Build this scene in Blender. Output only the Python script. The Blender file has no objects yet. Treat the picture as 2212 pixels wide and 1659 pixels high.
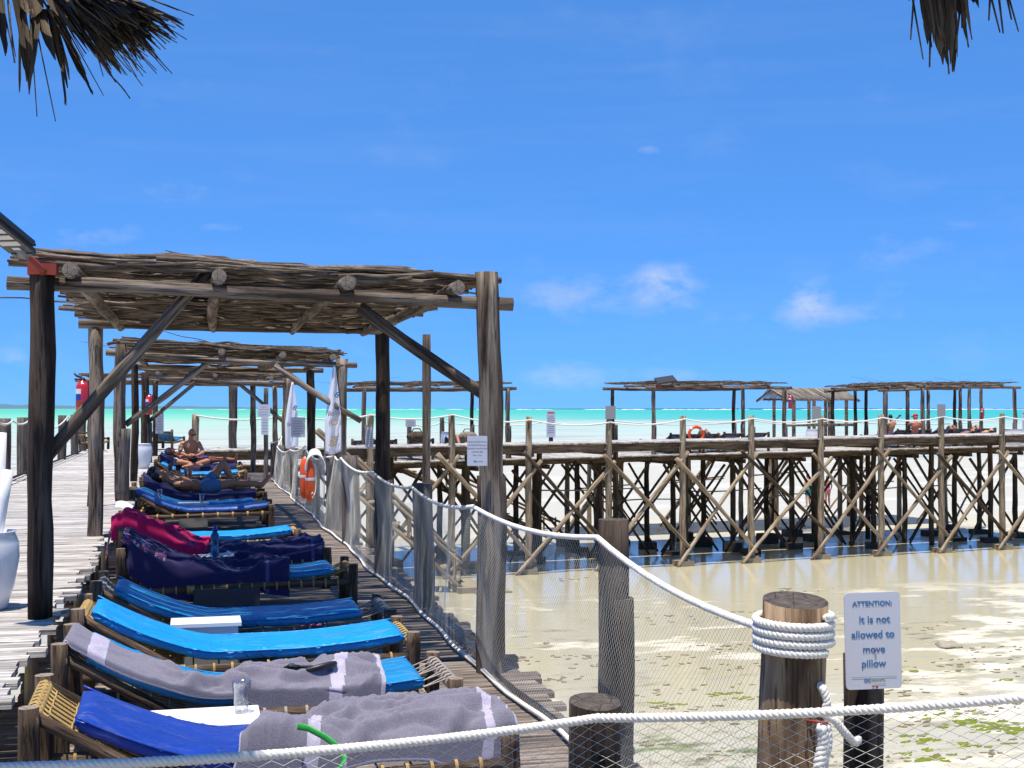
import bpy, math, random
from mathutils import Vector, Matrix, noise, Quaternion
random.seed(7)
R = math.radians
SC = bpy.context.scene
COL = SC.collection

# ------------------------------------------------------------------ camera
# lounger deck top is z = 0, the raised boardwalk z = 0.45, the sand z = -3.48;
# +Y runs along the boardwalk, +X to the right.
EYE = Vector((0, 0, 1.67)); FPX = 2800.0; CX, CY = 1106.0, 829.5
YAW, PITCH = R(13.87), R(1.07)
cam_d = bpy.data.cameras.new('camera'); cam = bpy.data.objects.new('camera', cam_d); COL.objects.link(cam)
cam.location = EYE; cam.rotation_euler = (R(90) + PITCH, 0, -YAW)
cam_d.sensor_width = 36; cam_d.lens = 36 * FPX / 2212.0
cam_d.clip_start = 0.05; cam_d.clip_end = 80000
SC.camera = cam
CAMROT = cam.rotation_euler.to_matrix()

def ray(x, y):
    return CAMROT @ Vector(((x - CX) / FPX, (CY - y) / FPX, -1.0))
def at_y(x, y, b):
    d = ray(x, y); return EYE + d * (b / d.y)
def at_z(x, y, z):
    d = ray(x, y); return EYE + d * ((z - EYE.z) / d.z)
def at_d(x, y, dist):
    return EYE + ray(x, y) * dist

# ------------------------------------------------------------------ light
SUN = Vector((-0.13, -0.17, 1.0)).normalized()
sun_el = math.asin(SUN.z); sun_az = math.atan2(SUN.x, SUN.y)
sd = bpy.data.lights.new('sun', 'SUN'); sd.energy = 5.0; sd.angle = R(0.53); sd.color = (1.0, 0.93, 0.80)
so = bpy.data.objects.new('sun', sd); COL.objects.link(so)
so.rotation_euler = SUN.to_track_quat('Z', 'Y').to_euler(); so.location = (0, 0, 30)
SC.view_settings.view_transform = 'Standard'; SC.view_settings.look = 'None'
SC.view_settings.gamma = 1.0; SC.view_settings.exposure = 0.32
SC.view_settings.use_curve_mapping = False

class NT:
    def __init__(s, tree): s.t = tree; s.n = tree.nodes; s.l = tree.links
    def new(s, typ, **kw):
        n = s.n.new(typ)
        for k, v in kw.items():
            if k.startswith('_'): setattr(n, k[1:], v)
        return n
    def put(s, sock, v):
        if isinstance(v, bpy.types.NodeSocket): s.l.new(v, sock)
        elif v is not None:
            if hasattr(sock, 'default_value'):
                dv = sock.default_value
                if hasattr(dv, '__len__') and not hasattr(v, '__len__'): v = [v] * len(dv)
                if hasattr(dv, '__len__') and len(dv) == 4 and len(v) == 3: v = (*v, 1)
                sock.default_value = v
    def math(s, op, a, b=None, c=None, clamp=False):
        n = s.n.new('ShaderNodeMath'); n.operation = op; n.use_clamp = clamp
        s.put(n.inputs[0], a); s.put(n.inputs[1], b)
        if c is not None: s.put(n.inputs[2], c)
        return n.outputs[0]
    def vmul(s, a, b, op='MULTIPLY'):
        n = s.n.new('ShaderNodeVectorMath'); n.operation = op; s.put(n.inputs[0], a); s.put(n.inputs[1], b); return n.outputs[0]
    def mix(s, f, a, b, mode='MIX'):
        n = s.n.new('ShaderNodeMix'); n.data_type = 'RGBA'; n.blend_type = mode
        s.put(n.inputs['Factor'], f)
        s.put(n.inputs[6], a); s.put(n.inputs[7], b); return n.outputs[2]
    def noise(s, vec, scale=1, detail=4, rough=.55, out=0, dist=0):
        n = s.n.new('ShaderNodeTexNoise'); s.put(n.inputs['Vector'], vec)
        s.put(n.inputs['Scale'], scale); s.put(n.inputs['Detail'], detail); s.put(n.inputs['Roughness'], rough); s.put(n.inputs['Distortion'], dist)
        return n.outputs[out]
    def ramp(s, f, pts, interp='LINEAR'):
        n = s.n.new('ShaderNodeValToRGB'); e = n.color_ramp.elements; n.color_ramp.interpolation = interp
        while len(e) < len(pts): e.new(0.5)
        for i, (p, c) in enumerate(pts):
            e[i].position = p; e[i].color = (*c, 1) if hasattr(c, '__len__') else (c, c, c, 1)
        s.put(n.inputs[0], f); return n.outputs[0]
    def mrange(s, v, a, b, c=0., d=1., smooth=False):
        n = s.n.new('ShaderNodeMapRange'); n.interpolation_type = 'SMOOTHSTEP' if smooth else 'LINEAR'
        for i, q in enumerate((v, a, b, c, d)): s.put(n.inputs[i], q)
        return n.outputs[0]
    def bump(s, h, strength=.3, dist=.02):
        n = s.n.new('ShaderNodeBump'); s.put(n.inputs['Height'], h); s.put(n.inputs['Strength'], strength); s.put(n.inputs['Distance'], dist); return n.outputs[0]

W = bpy.data.worlds.new('World'); SC.world = W; W.use_nodes = True
wt = NT(W.node_tree); W.node_tree.nodes.clear()
sky = wt.new('ShaderNodeTexSky', _sky_type='NISHITA', _sun_disc=False, _sun_elevation=sun_el, _sun_rotation=sun_az, _altitude=0.0, _air_density=0.5, _dust_density=0.0, _ozone_density=5.0)
tc = wt.new('ShaderNodeTexCoord')
sep = wt.new('ShaderNodeSeparateXYZ'); wt.put(sep.inputs[0], tc.outputs['Generated'])
az = wt.math('ARCTAN2', sep.outputs[0], sep.outputs[1])
el = wt.math('ARCSINE', sep.outputs[2])
uv = wt.new('ShaderNodeCombineXYZ'); wt.put(uv.inputs[0], az); wt.put(uv.inputs[1], wt.math('MULTIPLY', el, 1.8))
gm = wt.new('ShaderNodeGamma'); gm.inputs['Gamma'].default_value = .40; wt.put(gm.inputs['Color'], sky.outputs[0])   # the camera's flat, saturated rendering of the sky
skyc = wt.mix(1.0, gm.outputs[0], (.76, 2.0, 4.1), 'MULTIPLY')
# cumulus puffs seen low over the sea: (pixel x, pixel y, half width, half height, strength, shade)
PUFF = [(1440, 612, 46, 34, 1.05, .0), (1330, 640, 150, 36, .5, .35), (1210, 640, 60, 40, .45, .25), (1752, 648, 38, 34, .95, .0), (1810, 685, 120, 22, .55, .35),
        (1950, 545, 100, 36, .42, .35), (1930, 625, 60, 22, .28, .5), (1215, 812, 80, 36, .55, .1), (1440, 808, 90, 18, .38, .1), (385, 410, 85, 26, .34, .0),
        (215, 510, 95, 26, .42, .0), (470, 490, 90, 10, .32, .0), (1400, 322, 32, 10, .5, .0), (1540, 690, 60, 13, .28, .6), (1290, 698, 30, 10, .22, .6), (1790, 795, 60, 12, .25, .4), (15, 765, 45, 18, .5, .0), (2100, 480, 90, 14, .22, .3)]
nz = wt.noise(wt.vmul(uv.outputs[0], (1, 1, 1)), 34, 6, .62)
nz2 = wt.noise(uv.outputs[0], 9, 5, .6)
cov = None; shd = None
for (x, y, w, h, s, k) in PUFF:
    d = ray(x, y).normalized(); u0 = math.atan2(d.x, d.y); v0 = math.asin(d.z)
    du = wt.math('DIVIDE', wt.math('SUBTRACT', az, u0), w / FPX * 1.25); dv = wt.math('DIVIDE', wt.math('SUBTRACT', el, v0), h / FPX * 1.25)
    r2 = wt.math('ADD', wt.math('MULTIPLY', du, du), wt.math('MULTIPLY', dv, dv))
    g = wt.math('MULTIPLY', wt.math('EXPONENT', wt.math('MULTIPLY', r2, -1.0)), s)
    cov = g if cov is None else wt.math('ADD', cov, g)
    if k: 
        gk = wt.math('MULTIPLY', g, k); shd = gk if shd is None else wt.math('ADD', shd, gk)
gen = wt.math('MULTIPLY', wt.mrange(nz2, .56, .80), wt.mrange(el, .75, .1))
thin = wt.math('MULTIPLY', wt.mrange(wt.noise(wt.vmul(uv.outputs[0], (1.0, 7, 1)), 3.2, 5, .6), .45, .85), .05)
mask = wt.math('MULTIPLY', wt.mrange(wt.math('MULTIPLY', cov, wt.mrange(nz, .30, .66, .25, 1.5)), .22, 1.5), .60)
mask = wt.math('ADD', wt.math('ADD', mask, wt.math('MULTIPLY', gen, .10)), thin, clamp=True)
ccol = wt.mix(wt.math('MULTIPLY', shd, 2.2, clamp=True), (6.3, 6.6, 7.2), (2.9, 4.0, 5.8))
skc = wt.mix(mask, skyc, ccol)
bg = wt.new('ShaderNodeBackground'); wt.put(bg.inputs['Color'], skc); bg.inputs['Strength'].default_value = 0.10
wo = wt.new('ShaderNodeOutputWorld'); wt.l.new(bg.outputs[0], wo.inputs[0])

# ------------------------------------------------------------------ materials
MATS = {}
def mat(name):
    m = bpy.data.materials.new(name); m.use_nodes = True; MATS[name] = m
    nt = NT(m.node_tree); b = m.node_tree.nodes['Principled BSDF']
    return m, nt, b
def plain(name, col, rough=.6, spec=.4, metal=0., bumpy=0., bscale=60, var=.0, trans=0., coat=0.):
    m, nt, b = mat(name)
    co = nt.new('ShaderNodeTexCoord').outputs['Object']
    c = nt.mix(nt.noise(co, 9, 5, .6), tuple(max(0, q * (1 - var)) for q in col), tuple(min(1, q * (1 + var)) for q in col)) if var else col
    nt.put(b.inputs['Base Color'], c); b.inputs['Roughness'].default_value = rough
    b.inputs['Specular IOR Level'].default_value = spec; b.inputs['Metallic'].default_value = metal
    if trans: b.inputs['Transmission Weight'].default_value = trans
    if coat: b.inputs['Coat Weight'].default_value = coat
    if bumpy: nt.put(b.inputs['Normal'], nt.bump(nt.noise(co, bscale, 4, .6), bumpy, .01))
    return m
def wood(name, light, mid, dark, axis=2, grain=16, along=1.1, stain=.55, rough=.85, jit=.35):
    """weathered timber: grain runs along the object's local axis, each piece takes its own offset and tone"""
    m, nt, b = mat(name)
    co = nt.new('ShaderNodeTexCoord').outputs['Object']; oi = nt.new('ShaderNodeObjectInfo')
    off = nt.new('ShaderNodeCombineXYZ'); rnd = oi.outputs['Random']
    for i in range(3): nt.put(off.inputs[i], nt.math('MULTIPLY', rnd, 37.0 + 11 * i))
    co = nt.vmul(co, off.outputs[0], 'ADD')
    sc = [grain] * 3; sc[axis] = along; sf = [grain * 5] * 3; sf[axis] = along * 2.5; sb = [3.0] * 3; sb[axis] = 1.0
    g1 = nt.noise(nt.vmul(co, sc), 1, 6, .65, dist=.4); g2 = nt.noise(nt.vmul(co, sf), 1, 3, .6); g3 = nt.noise(nt.vmul(co, sb), 1, 4, .6)
    c = nt.ramp(g1, [(.34, dark), (.47, mid), (.62, light)])
    c = nt.mix(nt.mrange(g3, .50, .74, 0, stain), c, tuple(q * .28 for q in mid))
    crack = nt.mrange(g2, .34, .42, 1, 0)
    c = nt.mix(nt.math('MULTIPLY', crack, .75), c, tuple(q * .35 for q in dark))
    tone = nt.math('ADD', 1 - jit * .5, nt.math('MULTIPLY', rnd, jit))
    cc = nt.new('ShaderNodeCombineXYZ')
    for i in range(3): nt.put(cc.inputs[i], tone)
    c = nt.mix(1.0, c, cc.outputs[0], 'MULTIPLY')
    nt.put(b.inputs['Base Color'], c); b.inputs['Roughness'].default_value = rough; b.inputs['Specular IOR Level'].default_value = .25
    h = nt.math('SUBTRACT', nt.math('ADD', nt.math('MULTIPLY', g1, .7), nt.math('MULTIPLY', g2, .35)), nt.math('MULTIPLY', crack, .3))
    nt.put(b.inputs['Normal'], nt.bump(h, .75, .02))
    return m
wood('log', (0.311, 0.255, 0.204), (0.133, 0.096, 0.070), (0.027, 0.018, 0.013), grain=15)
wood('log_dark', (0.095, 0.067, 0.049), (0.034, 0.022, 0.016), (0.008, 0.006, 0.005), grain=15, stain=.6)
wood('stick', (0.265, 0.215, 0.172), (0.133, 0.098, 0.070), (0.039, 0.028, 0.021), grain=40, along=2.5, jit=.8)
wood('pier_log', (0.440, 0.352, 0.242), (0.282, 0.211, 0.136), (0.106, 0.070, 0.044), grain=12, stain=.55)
wood('pier_dark', (0.110, 0.080, 0.049), (0.058, 0.039, 0.023), (0.018, 0.013, 0.009), grain=12)  # darker pier timber: under-deck shade of the rear legs is put into the colour
wood('grey_post', (0.192, 0.164, 0.144), (0.104, 0.085, 0.074), (0.040, 0.032, 0.027), grain=14)
wood('plank', (.66, .63, .60), (.45, .415, .385), (.17, .142, .124), axis=0, grain=30, along=1.4, stain=.16, jit=.5)
wood('plank_brown', (0.328, 0.283, 0.246), (0.180, 0.143, 0.119), (0.057, 0.043, 0.035), axis=0, grain=28, along=1.4, stain=.35, jit=.6)
wood('bed_wood', (0.156, 0.109, 0.075), (0.071, 0.045, 0.029), (0.020, 0.014, 0.010), grain=24, along=3, stain=.4)
wood('beam', (0.224, 0.164, 0.104), (0.120, 0.083, 0.050), (0.036, 0.025, 0.016), axis=0, grain=16)
wood('thatch', (0.150, 0.117, 0.083), (0.075, 0.054, 0.035), (0.025, 0.017, 0.011), grain=50, along=2, jit=.9)
wood('reed', (.46, .40, .33), (.27, .22, .17), (.10, .075, .055), grain=40, along=2, jit=.7)
def end_grain(name, light, dark):
    m, nt, b = mat(name); co = nt.new('ShaderNodeTexCoord').outputs['Object']
    n = nt.noise(nt.vmul(co, (38, 38, 6)), 1, 6, .7); v = nt.new('ShaderNodeTexVoronoi'); v.feature = 'DISTANCE_TO_EDGE'; nt.put(v.inputs['Vector'], co); v.inputs['Scale'].default_value = 14
    c = nt.mix(nt.mrange(n, .3, .7), dark, light); c = nt.mix(nt.mrange(v.outputs['Distance'], .0, .035, .9, 0), c, tuple(q * .25 for q in dark)); nt.put(b.inputs['Base Color'], c); b.inputs['Roughness'].default_value = .95
    nt.put(b.inputs['Normal'], nt.bump(n, .6, .01)); return m
end_grain('end_light', (.34, .28, .22), (.14, .10, .075)); end_grain('end_dark', (.13, .105, .085), (.035, .026, .02))
wood('post_brown', (.36, .255, .165), (.20, .128, .075), (.06, .036, .022), grain=13, stain=.35)
plain('rope_white', (.80, .76, .70), .9, .2, bumpy=.4, bscale=300, var=.12)
plain('rope_tan', (.47, .32, .13), .95, .1, bumpy=.5, bscale=250, var=.3)
plain('rope_grey', (.40, .35, .31), .95, .1, bumpy=.5, bscale=250, var=.2)
plain('net_cord', (.72, .70, .64), .8, .2)
plain('white_paint', (.80, .80, .80), .5, .4, var=.05)
plain('pot_white', (.78, .78, .80), .28, .5, coat=.3)
plain('panel_grey', (.30, .30, .31), .7, .3)
plain('sign_white', (.60, .60, .66), .35, .4, var=.04)
plain('sign_blue', (.045, .16, .34), .6); plain('sign_tan', (.42, .36, .26), .6); plain('ink_grey', (.25, .26, .30), .6); plain('ink_red', (.55, .10, .08), .6)
plain('ink_gold', (.48, .33, .10), .6); plain('ink_green', (.25, .40, .06), .6)
plain('red_paint', (.55, .02, .025), .25, .5, coat=.4); plain('bracket_red', (.30, .05, .03), .55)
plain('dark_metal', (.03, .03, .034), .4, .5); plain('grey_metal', (.22, .22, .23), .45, .5); plain('steel', (.5, .5, .52), .3, .5, metal=1)
plain('black_rubber', (.015, .015, .017), .45, .5); plain('lens_glow', (.62, .60, .55), .25, .5); plain('solar_cell', (.02, .03, .07), .15, .6)
plain('buoy_orange', (.82, .10, .012), .35, .5); plain('reflective', (.7, .7, .72), .4)
plain('concrete', (.30, .25, .17), .95, .1, bumpy=.8, bscale=25, var=.35); plain('concrete_dark', (.05, .04, .028), .6, .3, bumpy=.8, bscale=25, var=.4)  # second concrete is much darker and less rough, for rear footings
plain('coral_rock', (.34, .30, .23), .95, .1, bumpy=1., bscale=30, var=.45)
plain('skin', (.42, .19, .105), .5, .35, var=.08); plain('skin_pale', (.55, .30, .20), .5, .35, var=.06); plain('skin_red', (.48, .16, .09), .5, .35, var=.08)
plain('hair_dark', (.018, .013, .010), .5); plain('hair_grey', (.22, .20, .19), .7); plain('cloth_black', (.012, .012, .014), .8)
plain('shorts_blue', (.075, .17, .30), .8, bumpy=.3, bscale=40, var=.15); plain('cloth_red', (.50, .03, .02), .8); plain('cloth_purple', (.09, .05, .18), .8, var=.2)
plain('cloth_pink', (.55, .10, .25), .8); plain('cloth_teal', (.02, .22, .24), .8); plain('bottle_blue', (.01, .10, .28), .12, .5, trans=.35)
plain('green_strap', (.03, .36, .06), .4); plain('lemon', (.55, .42, .03), .4); plain('paper', (.75, .73, .72), .8, var=.08); plain('beer', (.60, .36, .05), .1, .5, trans=.5)
plain('label_yellow', (.75, .55, .08), .5); plain('flag_cloth', (.80, .80, .86), .85, .1, bumpy=.2, bscale=30)
plain('bag_grey', (.06, .06, .065), .8); plain('weed_brown', (.17, .145, .09), .9, .1, var=.5); plain('weed_green', (.16, .20, .02), .8, .2, var=.5); plain('island_hazed', (.10, .17, .22), .95, .05, var=.3); plain('sunglass', (.006, .006, .008), .1, .6)
def clear(name):
    m, nt, b = mat(name); m.node_tree.nodes.remove(b); out = [q for q in m.node_tree.nodes if q.type == 'OUTPUT_MATERIAL'][0]
    tr = nt.new('ShaderNodeBsdfTransparent'); tr.inputs[0].default_value = (.93, .94, .96, 1); gl = nt.new('ShaderNodeBsdfGlossy'); gl.inputs['Roughness'].default_value = .08
    lw = nt.new('ShaderNodeLayerWeight'); lw.inputs[0].default_value = .35; mx = nt.new('ShaderNodeMixShader'); nt.put(mx.inputs[0], nt.math('ADD', nt.math('MULTIPLY', lw.outputs['Facing'], .55), .06))
    nt.l.new(tr.outputs[0], mx.inputs[1]); nt.l.new(gl.outputs[0], mx.inputs[2]); nt.l.new(mx.outputs[0], out.inputs[0]); return m
clear('clear_plastic')
def glassy(name, col, rough=.05):
    m, nt, b = mat(name); b.inputs['Base Color'].default_value = (*col, 1); b.inputs['Roughness'].default_value = rough
    b.inputs['Transmission Weight'].default_value = .9; b.inputs['IOR'].default_value = 1.15; return m
def vinyl(name, col):
    m, nt, b = mat(name); co = nt.new('ShaderNodeTexCoord').outputs['Object']
    n = nt.noise(nt.vmul(co, (3, 7, 5)), 1, 5, .6); n2 = nt.noise(co, 26, 4, .55)
    c = nt.mix(n, tuple(q * .82 for q in col), tuple(min(1, q * 1.14) for q in col))
    dust = nt.mrange(nt.noise(nt.vmul(co, (4, 9, 6)), 1, 6, .7), .52, .75, 0, .16); c = nt.mix(dust, c, (.42, .42, .40)); nt.put(b.inputs['Base Color'], c)
    nt.put(b.inputs['Roughness'], nt.mrange(n, .3, .7, .32, .5)); b.inputs['Specular IOR Level'].default_value = .45
    nt.put(b.inputs['Normal'], nt.bump(nt.math('ADD', nt.math('ADD', n, nt.math('MULTIPLY', n2, .25)), nt.math('MULTIPLY', nt.mrange(nt.math('ABSOLUTE', nt.math('SUBTRACT', nt.noise(nt.vmul(co, (2.2, 6, 3)), 1, 3, .5, dist=1.2), .5)), 0, .05, 1, 0), .5)), .5, .03)); return m
vinyl('vinyl_cyan', (.003, .28, .70)); vinyl('vinyl_deep', (.008, .045, .33)); vinyl('vinyl_mid', (.03, .10, .36)); vinyl('vinyl_teal', (.006, .22, .50)); vinyl('vinyl_side', (.006, .05, .26))
def terry(name, col, fuzz=.5):
    m, nt, b = mat(name); co = nt.new('ShaderNodeTexCoord').outputs['Object']
    n = nt.noise(co, 170, 3, .7); n2 = nt.noise(co, 7, 4, .6)
    c = nt.mix(nt.mrange(n, .3, .7), tuple(q * .72 for q in col), tuple(min(1, q * 1.22) for q in col))
    c = nt.mix(nt.mrange(n2, .3, .7, 0, .25), c, tuple(q * .75 for q in col)); nt.put(b.inputs['Base Color'], c)
    b.inputs['Roughness'].default_value = 1.; b.inputs['Specular IOR Level'].default_value = .05
    b.inputs['Sheen Weight'].default_value = .25
    nt.put(b.inputs['Normal'], nt.bump(n, fuzz, .006)); return m
terry('terry_lilac', (.205, .192, .24)); terry('terry_band', (.46, .42, .52), .2); terry('terry_navy', (.030, .026, .095)); terry('terry_pink', (.50, .012, .10)); terry('terry_navyband', (.10, .09, .22), .2)
def pattern(name):
    m, nt, b = mat(name); co = nt.new('ShaderNodeTexCoord').outputs['Object']
    v = nt.new('ShaderNodeTexVoronoi'); nt.put(v.inputs['Vector'], co); v.inputs['Scale'].default_value = 38
    c = nt.ramp(nt.noise(co, 30, 3, .7), [(.35, (.03, .03, .12)), (.45, (.25, .02, .05)), (.52, (.05, .12, .30)), (.58, (.55, .55, .60)), (.66, (.02, .03, .10))], 'CONSTANT')
    nt.put(b.inputs['Base Color'], c); b.inputs['Roughness'].default_value = .9; return m
pattern('patterned_cloth')

# ------------------------------------------------------------------ mesh helpers
class MB:
    def __init__(s): s.v = []; s.f = []; s.m = []
    def ring(s, pts): i = len(s.v); s.v += [tuple(p) for p in pts]; return i
    def face(s, f, mi=0): s.f.append(tuple(f)); s.m.append(mi)
    def tube(s, path, rad, n=8, cap=True, mi=0, ox=1., phase=0.):
        path = [Vector(p) for p in path]; k = len(path)
        if not hasattr(rad, '__len__'): rad = [rad] * k
        up = None; idx = []
        for i, p in enumerate(path):
            t = (path[min(i + 1, k - 1)] - path[max(i - 1, 0)])
            t = t.normalized() if t.length > 1e-9 else Vector((0, 0, 1))
            if up is None:
                up = Vector((0, 0, 1)) if abs(t.z) < .9 else Vector((1, 0, 0))
            u = (up - t * up.dot(t)); u = u.normalized() if u.length > 1e-6 else t.orthogonal().normalized()
            up = u; w = t.cross(u)
            idx.append(s.ring([p + (u * math.cos(a) + w * math.sin(a) * ox) * rad[i] for a in [phase + 2 * math.pi * j / n for j in range(n)]]))
        for i in range(k - 1):
            a, b = idx[i], idx[i + 1]
            for j in range(n): s.face((a + j, a + (j + 1) % n, b + (j + 1) % n, b + j), mi)
        if cap:
            s.face([idx[0] + j for j in range(n)][::-1], mi); s.face([idx[-1] + j for j in range(n)], mi)
    def box(s, a, b, mi=0, M=None):
        (x0, y0, z0), (x1, y1, z1) = a, b
        p = [Vector(q) for q in ((x0, y0, z0), (x1, y0, z0), (x1, y1, z0), (x0, y1, z0), (x0, y0, z1), (x1, y0, z1), (x1, y1, z1), (x0, y1, z1))]
        if M is not None: p = [M @ q for q in p]
        i = s.ring(p)
        for f in ((3, 2, 1, 0), (4, 5, 6, 7), (0, 1, 5, 4), (1, 2, 6, 5), (2, 3, 7, 6), (3, 0, 4, 7)): s.face([i + q for q in f], mi)
    def lathe(s, prof, n=24, mi=0, c=(0, 0, 0), cap=True):
        idx = [s.ring([(c[0] + r * math.cos(2 * math.pi * j / n), c[1] + r * math.sin(2 * math.pi * j / n), c[2] + z) for j in range(n)]) for r, z in prof]
        for a, b in zip(idx, idx[1:]):
            for j in range(n): s.face((a + j, a + (j + 1) % n, b + (j + 1) % n, b + j), mi)
        if cap: s.face([idx[0] + j for j in range(n)][::-1], mi); s.face([idx[-1] + j for j in range(n)], mi)
    def ball(s, c, r, n=10, mi=0, M=None):
        c = Vector(c); r = Vector((r, r, r)) if not hasattr(r, '__len__') else Vector(r); idx = []
        for i in range(1, n):
            th = math.pi * i / n
            ps = [Vector((r.x * math.sin(th) * math.cos(2 * math.pi * j / n), r.y * math.sin(th) * math.sin(2 * math.pi * j / n), r.z * math.cos(th))) for j in range(n)]
            idx.append(s.ring([c + (M @ p if M is not None else p) for p in ps]))
        for a, b in zip(idx, idx[1:]):
            for j in range(n): s.face((a + j, b + j, b + (j + 1) % n, a + (j + 1) % n), mi)
        s.face([idx[0] + j for j in range(n)], mi); s.face([idx[-1] + j for j in range(n)][::-1], mi)
    def grid(s, nu, nv, fn, mif=None):
        i0 = len(s.v)
        for i in range(nu + 1):
            for j in range(nv + 1): s.v.append(tuple(fn(i / nu, j / nv)))
        for i in range(nu):
            for j in range(nv):
                a = i0 + i * (nv + 1) + j
                s.face((a, a + nv + 1, a + nv + 2, a + 1), mif((i + .5) / nu, (j + .5) / nv) if mif else 0)
    def mesh(s, name, mats, smooth=True):
        me = bpy.data.meshes.new(name); me.from_pydata(s.v, [], s.f)
        for m in (mats if isinstance(mats, (list, tuple)) else [mats]): me.materials.append(MATS[m])
        if any(s.m): me.polygons.foreach_set('material_index', s.m)
        if smooth: me.polygons.foreach_set('use_smooth', [True] * len(s.f))
        me.update(); return me
PW = {}
def link(name, me, parent=None, M=None, local=False):
    """link a mesh; M is its world matrix (or its matrix in the parent's frame when local)"""
    o = bpy.data.objects.new(name, me); COL.objects.link(o)
    M = M if M is not None else Matrix.Identity(4)
    if parent is None: o.matrix_world = M; PW[o] = M.copy()
    else:
        Mw = PW[parent] @ M if local else M
        o.parent = parent; o.matrix_basis = PW[parent].inverted() @ Mw; PW[o] = Mw.copy()
    return o
def tag(o, label=None, cat=None, group=None, kind=None):
    if label: o['label'] = label
    if cat: o['category'] = cat
    if group: o['group'] = group
    if kind: o['kind'] = kind
    return o
def thing(name, label, cat, loc=(0, 0, 0), rz=0., group=None):
    o = bpy.data.objects.new(name, None); COL.objects.link(o); o.empty_display_size = .1
    M = Matrix.Translation(Vector(loc)) @ Matrix.Rotation(rz, 4, 'Z'); o.matrix_world = M; PW[o] = M.copy()
    return tag(o, label, cat, group)
def copy_tree(o, parent, M=None, label=None, group=None):
    c = o.copy(); COL.objects.link(c)
    if parent is None: c.matrix_world = M; PW[c] = M.copy()
    else: c.parent = parent; PW[c] = PW[parent] @ o.matrix_basis
    if label: c['label'] = label
    if group: c['group'] = group
    for ch in [q for q in KIDS.get(o, [])]: KIDS.setdefault(c, []).append(copy_tree(ch, c))
    return c
KIDS = {}
def along(p0, p1):
    p0, p1 = Vector(p0), Vector(p1)
    return Matrix.Translation(p0) @ (p1 - p0).to_track_quat('Z', 'Y').to_matrix().to_4x4()
def log_mesh(name, L, r0, r1, m, bend=.0, lump=.06, n=12, seg=None, knots=1, seed=None, cut=0.):
    rng = random.Random(seed if seed is not None else random.random()); seg = seg or max(6, int(L / .16)); seg = min(seg, 26)
    b = MB(); idx = []; ph = rng.uniform(0, 6.28); sd = rng.uniform(0, 90)
    kn = [(rng.uniform(.1, .9), rng.uniform(0, 6.28), rng.uniform(.12, .3)) for _ in range(knots)]
    bx, by = rng.uniform(-1, 1) * bend, rng.uniform(-1, 1) * bend
    for i in range(seg + 1):
        t = i / seg; z = t * L; r = r0 + (r1 - r0) * t
        ox = bx * math.sin(math.pi * t) + r * .22 * noise.noise((sd, z * 1.3, 0)); oy = by * math.sin(math.pi * t) + r * .22 * noise.noise((sd, z * 1.3, 9))
        pts = []
        for j in range(n):
            a = 2 * math.pi * j / n
            q = 1 + lump * noise.noise((math.cos(a) * 1.1 + sd, math.sin(a) * 1.1, z * 2.2)) * 2
            for (kt, ka, kh) in kn:
                dz = (t - kt) * L / (r * 1.6); da = math.atan2(math.sin(a - ka), math.cos(a - ka)) / .6
                q += kh * math.exp(-dz * dz - da * da)
            pts.append((ox + r * q * math.cos(a), oy + r * q * math.sin(a), z + (cut * r * math.sin(a) if i == seg else 0)))
        idx.append(b.ring(pts))
    for a, c in zip(idx, idx[1:]):
        for j in range(n): b.face((a + j, a + (j + 1) % n, c + (j + 1) % n, c + j))
    # end caps with a slight dome so that the sawn edge catches light
    for e, s_ in ((0, -1), (-1, 1)):
        c0 = Vector((0, 0, 0))
        for j in range(n): c0 += Vector(b.v[idx[e] + j])
        c0 /= n; k = b.ring([c0 + Vector((0, 0, s_ * .003))])
        for j in range(n):
            f = (idx[e] + j, idx[e] + (j + 1) % n, k); b.face(f if s_ > 0 else f[::-1], 1)
    me = b.mesh(name, [m, 'end_dark' if m in ('log_dark', 'grey_post', 'pier_dark', 'post_brown') else 'end_light'])
    sharp = [False] * len(me.polygons)
    for p in me.polygons:
        if len(p.vertices) == 3: p.use_smooth = False
    return me
def log(name, p0, p1, r0, r1, m, parent=None, **kw):
    p0, p1 = Vector(p0), Vector(p1)
    return link(name, log_mesh(name, (p1 - p0).length, r0, r1, m, **kw), parent, along(p0, p1))
def sag(p0, p1, d, n=10):
    p0, p1 = Vector(p0), Vector(p1)
    return [p0.lerp(p1, i / n) - Vector((0, 0, d * 4 * (i / n) * (1 - i / n))) for i in range(n + 1)]
def resample(path, step):
    path = [Vector(p) for p in path]; out = [path[0]]; acc = 0.
    for a, b in zip(path, path[1:]):
        L = (b - a).length; t = step - acc
        while t <= L: out.append(a.lerp(b, t / L)); t += step
        acc = L - (t - step)
    if (out[-1] - path[-1]).length > step * .3: out.append(path[-1])
    return out
def twisted(b, path, rad, pitch, n=6, strands=3, per=9, mi=0):
    """a laid rope: strands wound round the path"""
    pts = resample(path, pitch / per); k = len(pts); up = None; fr = []
    for i in range(k):
        t = (pts[min(i + 1, k - 1)] - pts[max(i - 1, 0)]).normalized()
        if up is None: up = Vector((0, 0, 1)) if abs(t.z) < .9 else Vector((1, 0, 0))
        u = (up - t * up.dot(t)).normalized(); up = u; fr.append((u, t.cross(u)))
    for s in range(strands):
        b.tube([p + (fr[i][0] * math.cos(a) + fr[i][1] * math.sin(a)) * rad * .5 for i, p in enumerate(pts) for a in [2 * math.pi * (s / strands + i / per)]], rad * .58, n, True, mi)
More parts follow.
